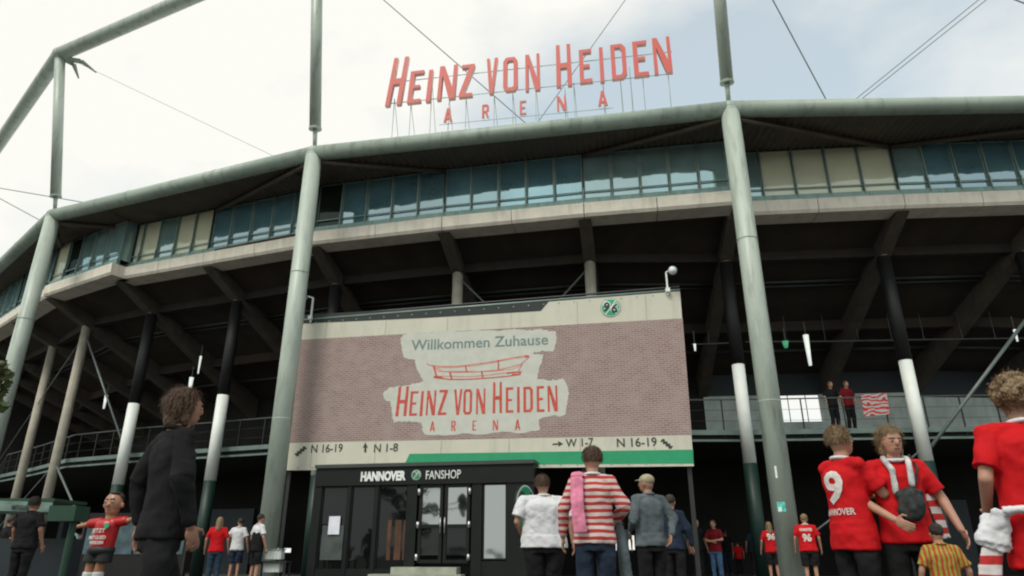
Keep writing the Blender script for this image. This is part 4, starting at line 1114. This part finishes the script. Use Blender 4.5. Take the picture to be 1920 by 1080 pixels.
# centre group
person(1018, 888, 1.76, 185, 'heavy set man in white T-shirt and dark shorts seen from behind at the shop corner', top='tee', bottom='short', hairm='hairm', lod=0, bulk=1.5, headturn=-30, arms={'L': (tv(.34, .04, 1.16), tv(.26, -.16, 1.02)), 'R': (tv(-.33, .06, 1.15), tv(-.36, .02, .92))})
p3, T3, a3 = person(1108, 836, 1.80, 170, 'person in red and white striped shirt seen from behind with pink scarf over the shoulder', top='stripes', bm_='navyc', hairm='hairm', lod=0, sleeve=1.0, bulk=1.0, headturn=25, headtilt=8,
    arms={'R': (tv(-.28, .0, 1.18), tv(-.20, -.20, 1.08)), 'L': (tv(.28, .02, 1.17), tv(.30, -.06, .92))})
person(1212, 886, 1.80, 200, 'person in dark clothes with a pale flat cap to the right of the striped shirt', top='greyc', bm_='blackc', hair='cap', hairm='capm', lod=0, skin='skind', bulk=1.1, sleeve=1, headturn=35, arms={'L': (tv(.26, .05, 1.16), tv(.18, -.18, 1.05)), 'R': (tv(-.29, .08, 1.18), tv(-.2, .14, .98))})
person(1255, 925, 1.74, 150, 'dark haired person in dark jacket behind the one with the pale cap', top='navyc', bm_='blackc', hairm='hairk', lod=1, skin='skind', sleeve=1)
person(1612, 988, 1.70, 200, 'small distant person in white top and blue jeans seen between the two tall red fans', top='tee', bm_='jeans', hairm='hairk', lod=1)
person(1272, 985, 1.72, 10, 'distant person in grey top under the banner, nearest the banner post', top='greyc', bm_='blackc', hairm='hairk', lod=1, skin='skind')
person(1232, 990, 1.66, 200, 'distant person in black top and dark red trousers under the banner', top='blackc', bm_='jerseyd', hairm='hairk', lod=1, skin='skind')
for px_, yt_, fc_, lb_, tp_, bt_ in ((1165, 975, 185, 'distant bare headed person in dark grey just right of the striped shirt fan', 'greyc', 'blackc'), (1358, 992, 190, 'distant dark person between the jeans wearer and the child in red', 'blackc', 'navyc'),
        (1410, 985, 170, 'distant person in navy top just left of the dark green pillar foot', 'navyc', 'blackc'), (1845, 985, 200, 'distant person in black left of the white jacket at the right', 'blackc', 'greyc'),
        (250, 990, 160, 'distant person in dark clothes right of the inflatable figure', 'blackc', 'jeansd')):
    person(px_, yt_, 1.70+.01*(px_ % 7), fc_, lb_, top=tp_, bm_=bt_, hairm='hairk', lod=2, skin='skind')
# left side
person(348, 722, 1.78, 140, 'tall brown haired person in black walking past close to the camera at left', top='blackc', bm_='blackc', hair='bob', hairm='hairm', lod=0, sleeve=1.0, skin='skind', bulk=.88,
    legs={'L': (tv(.09, -.16, .52), tv(.09, -.26, .10)), 'R': (tv(-.09, .05, .50), tv(-.09, .30, .12))}, arms={'L': (tv(.24, .06, 1.18), tv(.24, .02, .93)), 'R': (tv(-.24, .04, 1.17), tv(-.22, -.06, .93))})
person(414, 968, 1.70, 190, 'blond person in red top and dark jeans, left of the three beside the steel column', hair='long', hairm='hairb', bm_='jeansd', lod=1, group=FAN)
person(452, 970, 1.80, 175, 'man in white T-shirt and dark shorts, middle of the three beside the steel column', top='tee', bottom='short', bm_='navyc', hairm='hairk', lod=1, headturn=35, arms={'L': (tv(.30, .02, 1.18), tv(.20, -.18, 1.10))})
person(490, 962, 1.78, 140, 'man in white top with black body and shorts at the foot of the steel column', vest='blackc', top='tee', bottom='short', hairm='hairk', lod=1)
person(68, 930, 1.80, 170, 'broad man in black shirt from behind, before the green stall', top='blackc', hairm='hairk', lod=0, skin='skind', bulk=1.15, bm_='blackc')
person(22, 968, 1.72, 150, 'dark dressed person at the far left edge under the stall sign', top='blackc', bottom='short', hairm='hairk', lod=1, skin='skind')
person(151, 1000, 1.62, 90, 'person in blue top holding a pale hoop left of the inflatable figure', top='navyc', bottom='short', hairm='hairk', lod=1,
       arms={'L': (tv(.2, -.16, 1.2), tv(.1, -.36, 1.28)), 'R': (tv(-.2, -.16, 1.2), tv(-.1, -.36, 1.28))})
# black vest over the white shirt of the man at the column
# two spectators on the balcony
for px_, yt_, lab in ((1562, 706, 'left of two spectators in dark clothes standing at the balcony railing'), (1592, 708, 'right of two spectators in dark clothes standing at the balcony railing')):
    for i in range(len(grid)-1):
        pl = Plane(inp(i, IN0+.5)[:2], inp(i+1, IN0+.5)[:2]); s, t = pl.hit(px_, 760)
        if 0 <= s <= pl.len:
            q = pl.at(s, 0); person(px_, yt_, 1.78, 15, lab, top='blackc' if px_ < 1580 else 'jerseyd', bm_='blackc', hairm='hairm', lod=2, base=(q.x, q.y, ZB), zoff=ZB); break

# carried things
def child_thing(name, lab, cat, P, T, fn, m, vox=.01, disp=.01, group=None):
    """thing carried by person P; built in the person's local frame, then placed in the world"""
    b = NB(); fn(b, T)
    mw = Matrix.LocRotScale(P.location, P.rotation_euler, P.scale)
    b.transform(mw)
    c = sum((v.co for v in b.verts), Vector())/len(b.verts)
    b.transform(Matrix.Translation(-c))
    o = rm(name, b, m, None, vox, 3, disp, .06); o.location = c; o['label'] = lab; o['category'] = cat
    return o
def ringpath(b, T, pts, r): 
    for i in range(len(pts)-1): cap(b, T(pts[i]), T(pts[i+1]), r, r, 8)
child_thing('scarf', 'white scarf hanging round the neck of the fan facing the camera', 'scarf', p10, T10, lambda b, T: ringpath(b, T, [(-.07, -.15, 1.22), (-.065, -.145, 1.38), (-.085, -.05, 1.475), (-.05, .07, 1.50), (.05, .07, 1.50), (.085, -.05, 1.475), (.06, -.145, 1.38), (.05, -.155, 1.27)], .024), mat('scarf_white', (.5, .5, .5), .9, noise=.4, scale=14), .012, .012)
child_thing('shoulder_bag', 'dark patterned bag worn on the chest of the fan with the white scarf', 'bag', p10, T10, lambda b, T: (ball(b, T((.02, -.165, 1.13)), (.095, .055, .125), 3), ball(b, T((-.02, -.18, 1.08)), (.08, .04, .07), 2), cap(b, T((-.06, -.17, 1.20)), T((.09, -.17, 1.21)), .03, .025), ringpath(b, T, [(.06, -.14, 1.22), (.13, -.10, 1.40), (.13, .04, 1.51)], .012)), M['bagm'], .01, .01)
child_thing('scarf', 'pink scarf draped over the left shoulder of the striped shirt', 'scarf', p3, T3, lambda b, T: [tube(b, T(q0), T(q1), .065, .065, 12, True, (1, .28), Vector((1, 0, 0))) for q0, q1 in (((.135, .13, 1.44), (.14, .165, 1.20)), ((.14, .165, 1.22), (.115, .16, .95)), ((.135, .12, 1.46), (.14, -.05, 1.50)))], M['pink'], .01, .015)
child_thing('cloth_bag', 'pale cloth hanging from the hand of the person in the striped shirt', 'cloth', p3, T3, lambda b, T: [cap(b, T(q0), T(q1), r0, r1, 10) for q0, q1, r0, r1 in (((-.22, -.20, 1.06), (-.24, -.17, .90), .03, .05), ((-.24, -.17, .90), (-.27, -.16, .55), .05, .06))], M['greyc'], .012, .02)
child_thing('jacket', 'white jacket with red trim tied round the waist of the curly haired fan', 'jacket', p12, T12, lambda b, T: [tube(b, T(q0), T(q1), r0, r1, 14, True, (1, .6), Vector((1, 0, 0))) for q0, q1, r0, r1 in (((.27, .04, .98), (.31, .06, .82), .05, .095), ((.24, .1, 1.0), (.31, .05, .80), .045, .08), ((.1, .20, 1.0), (.25, .14, .99), .025, .045))], M['tee'], .009, .035)
child_thing('scarf', 'red and white club scarf hanging below the white jacket at the right', 'scarf', p12, T12, lambda b, T: [tube(b, T(q0), T(q1), r0, r1, 14, True, (1, .35), Vector((1, 0, 0))) for q0, q1, r0, r1 in (((.31, .06, .84), (.36, .06, .66), .05, .065), ((.36, .06, .67), (.32, .05, .42), .065, .05))], M['scarf'], .011, .02)
# long red and white scarf hanging between the pair and the green pillar
a = on_y(1722, 872, 5.6); b_ = on_y(1776, 1010, 5.6)
bm = NB(); 
for i in range(8):
    p0 = a.lerp(b_, i/8); p1 = a.lerp(b_, (i+1)/8); tube(bm, p0-a, p1-a, .055*(1-.25*abs(i-4)/4), .055*(1-.25*abs(i-3)/4), 14, True, (1, .25), Vector((1, .2, 0)))
o = rm('scarf', bm, M['scarf'], None, .01, 3, .015, .08); o.location = a; o['label'] = 'long red and white scarf stretched slanting beside the dark green pillar'; o['category'] = 'scarf'
# the fan that holds it, mostly hidden
p13, T13, a13 = person(1716, 850, 1.74, 30, 'fan in dark red top behind the slanting scarf, partly hidden by the one with the bag', top='jerseyd', hairm='hairk', lod=1, bm_='blackc', sleeve=1, base=(on_y(1716, 850, 6.4).x, 6.4, 0),
    arms={'L': (tv(.26, -.1, 1.25), tv(.22, -.30, 1.42)), 'R': (tv(-.25, -.04, 1.18), tv(-.2, -.2, .98))}) if False else (None, None, None)
# hoop
hc = on_y(136, 1013, 20.0); bm = NB(); K = 24
for i in range(K):
    t0, t1 = 2*math.pi*i/K, 2*math.pi*(i+1)/K
    tube(bm, (.14*math.cos(t0), 0, .16*math.sin(t0)), (.14*math.cos(t1), 0, .16*math.sin(t1)), .035, seg=8)
o = obj('hoop', bm, M['stallw'], None, True); o.location = hc; o['label'] = 'pale ring shaped hoop held up left of the inflatable figure'; o['category'] = 'hoop'

# ------------------------------------------------------------------ inflatable footballer
iy = 19.0; ib = on_y(190, 1038, iy)
IF = thing('inflatable_figure', 'large inflatable footballer figure with arms spread, red shirt reading JETZT', 'inflatable', (ib.x, iy, 0), None, R(-8))
def ir(name, m, fn, disp=0):
    b = NB(); fn(b); return rm(name, b, m, IF, .02, 6, disp, .3)
ir('body', M['infl'], lambda b: (ball(b, (0.08, -.02, 2.05), (.235, .2, .27), 3), ball(b, (.08, -.02, 1.86), (.17, .16, .16), 3), [ball(b, (.08+.25*s, 0, 1.98), (.05, .05, .08), 2) for s in (-1, 1)],
    ball(b, (.08, -.22, 1.98), (.04, .05, .05), 2), cap(b, (.06, 0, 1.5), (.07, 0, 1.85), .13, .13), ball(b, (0, 0, 1.25), (.28, .2, .35), 3),
    cap(b, (.25, 0, 1.58), (.62, -.02, 1.60), .11, .08), cap(b, (.60, -.02, 1.60), (.86, -.03, 1.68), .07, .055), cap(b, (-.25, 0, 1.56), (-.55, -.02, 1.52), .11, .08), cap(b, (-.5, -.02, 1.52), (-.80, -.03, 1.46), .07, .055),
    [cap(b, (s*.83, -.03, 1.67 if s > 0 else 1.45), (s*.93, -.03-.03*q, (1.72 if s > 0 else 1.45)+.05*q), .035, .03) for s in (-1, 1) for q in (-1, 0, 1)],
    [cap(b, (s*.14-.06, 0, .9), (s*.13-.12, 0, .30), .13, .11) for s in (-1, 1)]))
ir('shirt', M['inflr'], lambda b: (tube(b, (-.02, 0, .92), (.03, 0, 1.52), .31, .32, 24, True, (1, .72), Vector((1, 0, 0))), ball(b, (.03, 0, 1.5), (.32, .22, .17), 3), cap(b, (.2, 0, 1.56), (.50, -.01, 1.59), .14, .13), cap(b, (-.2, 0, 1.55), (-.44, -.01, 1.53), .14, .13)))
ir('shorts', M['black' ], lambda b: (ball(b, (-.02, 0, .88), (.36, .26, .17), 3), [tube(b, (s*.16-.04, 0, .9), (s*.17-.07, 0, .58), .19, .20, 18) for s in (-1, 1)]))
ir('hair', M['hairk'], lambda b: (ball(b, (.08, .04, 2.17), (.232, .19, .165), 3), ball(b, (.12, -.10, 2.29), (.12, .08, .05), 2)), .02)
for s in (-1, 1):
    ir('sock', M['sock'], lambda b: tube(b, (s*.14-.12, 0, .08), (s*.13-.11, 0, .36), .135, .14, 18)); ir('boot', M['black'], lambda b: ball(b, (s*.15-.12, -.08, .07), (.13, .22, .09), 3))
    b = NB(); ball(b, (.08+.09*s, -.205, 2.06), (.04, .02, .035), 2); obj('eye', b, M['eyew'], IF, True); b = NB(); ball(b, (.08+.09*s, -.225, 2.055), (.018, .01, .018), 2); obj('pupil', b, M['eye'], IF, True)
    b = NB(); cap(b, (.08+.04*s, -.215, 2.125), (.08+.14*s, -.19, 2.135), .015, .01, 8); obj('eyebrow', b, M['hairk'], IF, True)
b = NB(); ball(b, (.08, -.19, 1.88), (.07, .02, .016), 2); obj('mouth', b, M['lips'], IF, True)
for txt, x, z, wd, hh in (('JETZT', -.02, 1.27, .36, .13), ('MITGLIED', -.02, 1.14, .46, .09), ('WERDEN', -.02, 1.02, .38, .08)):
    me = text_mesh(txt, .02, .004); a0, a1, b0, b1 = bbox(me)
    for v in me.vertices:
        fx = ((v.co.x-a0)/(a1-a0)-.5)*wd; v.co = (x+fx, -.262+fx*fx*.45+v.co.z, z+(v.co.y-b0)/(b1-b0)*hh)
    link('shirt_lettering', me, M['print_w'], IF)
b = NB(); tube(b, (.17, -.232, 1.47), (.17, -.246, 1.47), .07, seg=16); obj('badge', b, M['logog'], IF)

# ------------------------------------------------------------------ green stall at left
sy = 14.5
def gy(px, py): return on_y(px, py, sy)
so_ = Vector((gy(60, 1000).x, sy, 0))
GS = thing('market_stall', 'green framed stall with a pale sign board behind the man in black', 'stall', so_)
def gs(fn, n_, m_):
    b = NB(); fn(b); b.transform(Matrix.Translation(so_).inverted()); return obj(n_, b, m_, GS)
zt1 = gy(30, 938).z; zt2 = gy(30, 957).z
sgn = gs(lambda b: bar(b, Vector((gy(-40, 945).x, sy, (zt1+zt2)/2)), Vector((gy(62, 950).x, sy+.6, (zt1+zt2)/2)), .08, (zt1-zt2)), 'sign_board', M['stallw'])
gs(lambda b: bar(b, Vector((gy(-40, 945).x, sy-.05, zt2-.03)), Vector((gy(62, 950).x, sy+.55, zt2-.03)), .12, .05), 'sign_frame', M['green_d'])
for x_, r_ in ((33, .05), (116, .07), (-30, .05), (40, .03)):
    gs(lambda b: tube(b, (gy(x_, 950).x, sy+.5, 0), (gy(x_, 950).x, sy+.5, zt2+.1), r_, seg=10), 'pole', M['stallg'])
gs(lambda b: box(b, (gy(101, 961).x, sy+.5, gy(101, 961).z), (.55, .5, .30)), 'side_awning', M['stallg'])
gs(lambda b: box(b, (gy(-20, 1000).x, sy+1.6, .55), (1.6, .6, 1.1)), 'counter', M['navy'])
gs(lambda b: box(b, (gy(-10, 1000).x, sy+1.2, zt1+.05), (1.3, 1.2, .06)), 'canopy', M['stallg'])
me = text_mesh('MITGLIEDER', .01, .003); a0, a1, b0, b1 = bbox(me)
e_ = (Vector((gy(62, 950).x, sy+.6, 0))-Vector((gy(-40, 945).x, sy, 0))).normalized(); T = Matrix.Identity(4)
for i in range(3): T[i][0] = e_[i]; T[i][1] = (0, 0, 1)[i]; T[i][2] = Vector((e_.y, -e_.x, 0))[i]
T.translation = Vector((gy(6, 948).x, sy+.27, zt2+.03))-so_+Vector((e_.y, -e_.x, 0))*.05
me.transform(T @ Matrix.Diagonal((.075/ (1), .13, 1, 1))); link('sign_lettering', me, M['shopgrey'], GS)
# poster wall behind the figure
pw = on_y(255, 1000, 23.0)
PW = thing('poster_wall', 'dark free-standing board with blue grey posters behind the inflatable figure', 'notice board', (pw.x, 23, 0))
b = NB(); box(b, (0, .06, 1.0), (3.4, .1, 2.0)); obj('board', b, M['inner'], PW)
for k in range(4):
    b = NB(); box(b, (-1.2+k*.8, 0, 1.25), (.72, .012, .95)); obj('poster', b, M['poster'], PW)
for s in (-1, 1):
    b = NB(); box(b, (s*1.65, .0, 1.0), (.06, .08, 2.1)); obj('post', b, M['dark'], PW)
# white crates behind the trio
for k, (px_, py_, lab) in enumerate(((515, 1040, 'upper row of pale plastic crates left of the shop'), (512, 1064, 'lower row of pale plastic crates left of the shop'))):
    c = on_y(px_, py_, 19.0); o_ = thing('crate', lab, 'crate', (c.x, 19.0+.0, max(.02, c.z-.12)), 'pale crates')
    b = NB(); box(b, (0, 0, .12), (.42, .3, .22))
    for q in range(5): box(b, (-.17+q*.085, -.155, .12), (.02, .012, .2))
    obj('crate_body', b, M['sock'], o_); b = NB(); box(b, (0, 0, .245), (.46, .34, .03)); obj('rim', b, M['stallw'], o_)
b = NB(); box(b, (0, 0, 0), (.9, .5, .56)); 
tb = thing('side_table', 'small dark table carrying the pale crates', 'table', (on_y(515, 1040, 19.0).x, 19.0, 0))
b.free(); b = NB(); box(b, (0, 0, max(.05, on_y(515, 1040, 19).z-.17)), (.8, .5, .04)); obj('tabletop', b, M['dark'], tb)
for sx_ in (-1, 1):
    for sy_ in (-1, 1):
        b = NB(); hh_ = max(.05, on_y(515, 1040, 19).z-.19); box(b, (.36*sx_, .21*sy_, hh_/2), (.04, .04, hh_)); obj('leg', b, M['dark'], tb)
# stickers and scuffs on the right column
cc = Vector((*ring[5], 0))
def sticker(px, py, w, h, m, lab):
    d = ray(px, py); o = Vector((0, 0, CZ)); 
    a_ = d.x**2+d.y**2; rr_ = .30; bq_ = -2*(d.x*cc.x+d.y*cc.y); c_ = cc.x**2+cc.y**2-rr_**2
    ds = bq_*bq_-4*a_*c_
    if ds < 0: return
    k = (-bq_-math.sqrt(ds))/(2*a_); p = o+d*k; th0 = math.atan2(p.y-cc.y, p.x-cc.x)
    b = NB(); K = 6; V = []
    for j in range(2):
        V.append([b.verts.new((cc.x+(rr_+.004)*math.cos(th0+(i/K-.5)*w/rr_), cc.y+(rr_+.004)*math.sin(th0+(i/K-.5)*w/rr_), p.z+(j-.5)*h)) for i in range(K+1)])
    for i in range(K): b.faces.new((V[0][i], V[0][i+1], V[1][i+1], V[1][i]))
    b.transform(INV); o_ = obj('sticker', b, m, ST); o_['label'] = lab
sticker(1465, 950, .20, .24, M['teal'], 'teal sticker on column'); sticker(1455, 885, .05, .30, M['letterw'], 'white torn sticker')
sticker(1463, 955, .08, .1, M['letterw'], 'white torn sticker')

# ------------------------------------------------------------------ trees
def tree(x, y, h, cr_, label, n=2200, twigs=None, seed=1, leafs=.12):
    rnd = random.Random(seed)
    t = thing('tree', label, 'tree', (x, y, 0))
    b = NB(); tube(b, (0, 0, 0), (.1, 0, h*.5), .22, .13, 12); tips = []
    for i in range(7):
        a = i*.9+rnd.random(); z0 = h*(.28+.05*i); L_ = cr_*.75
        e = Vector((math.cos(a)*L_, math.sin(a)*L_, z0+L_*.7)); tube(b, (.05, 0, z0), e, .08, .025, 8); tips.append(e)
    if twigs:
        for e in twigs: tube(b, (.05, 0, h*.38), e, .06, .01, 8)
    obj('trunk', b, M['bark'], t)
    b = NB()
    cl = [(tips[rnd.randrange(7)]*rnd.uniform(.55, 1.15)+Vector((rnd.uniform(-1, 1), rnd.uniform(-1, 1), rnd.uniform(-.6, 1.2)))*cr_*.35, rnd.uniform(.25, .5)*cr_*.6) for _ in range(16)]
    cl += [(Vector(e), .22) for e in (twigs or [])]
    for _ in range(n):
        c, r_ = cl[rnd.randrange(len(cl))] if not twigs or rnd.random() < .94 else cl[-1-rnd.randrange(len(twigs))]
        d = Vector((rnd.gauss(0, 1), rnd.gauss(0, 1), rnd.gauss(0, 1))).normalized()*r_*rnd.random()**.4; p = c+d
        u = Vector((rnd.gauss(0, 1), rnd.gauss(0, 1), rnd.gauss(0, 1))).normalized()*leafs; w = u.orthogonal()*rnd.uniform(.4, .7)
        b.faces.new([b.verts.new(p-u), b.verts.new(p+w), b.verts.new(p+u), b.verts.new(p-w)])
    o = obj('crown', b, M['leaf'], t); return t
tw = on_y(-14, 705, 9.0)
tx = -9.6
tree(tx, 9.0, 6.0, 1.6, 'leafy tree whose twig tips reach in at the left edge beside the roof column', 2600, [tw-Vector((tx, 9, 0)), on_y(-20, 750, 9)-Vector((tx, 9, 0))], 5, .07)
tree(-9, -16, 9, 3.2, 'tall broad tree standing behind the photographer on the left', 2600, None, 7, .22)
tree(6, -22, 10, 3.6, 'tall broad tree standing behind the photographer on the right', 2600, None, 9, .22)

# ------------------------------------------------------------------ bake modifiers
bpy.context.view_layer.update()
dg = bpy.context.evaluated_depsgraph_get()
new = []
for o, m in BAKE:
    me = bpy.data.meshes.new_from_object(o.evaluated_get(dg)); new.append(me)
for (o, m), me in zip(BAKE, new):
    o.modifiers.clear(); o.data = me; me.materials.clear(); me.materials.append(m)
    for p in me.polygons: p.use_smooth = True; p.material_index = 0
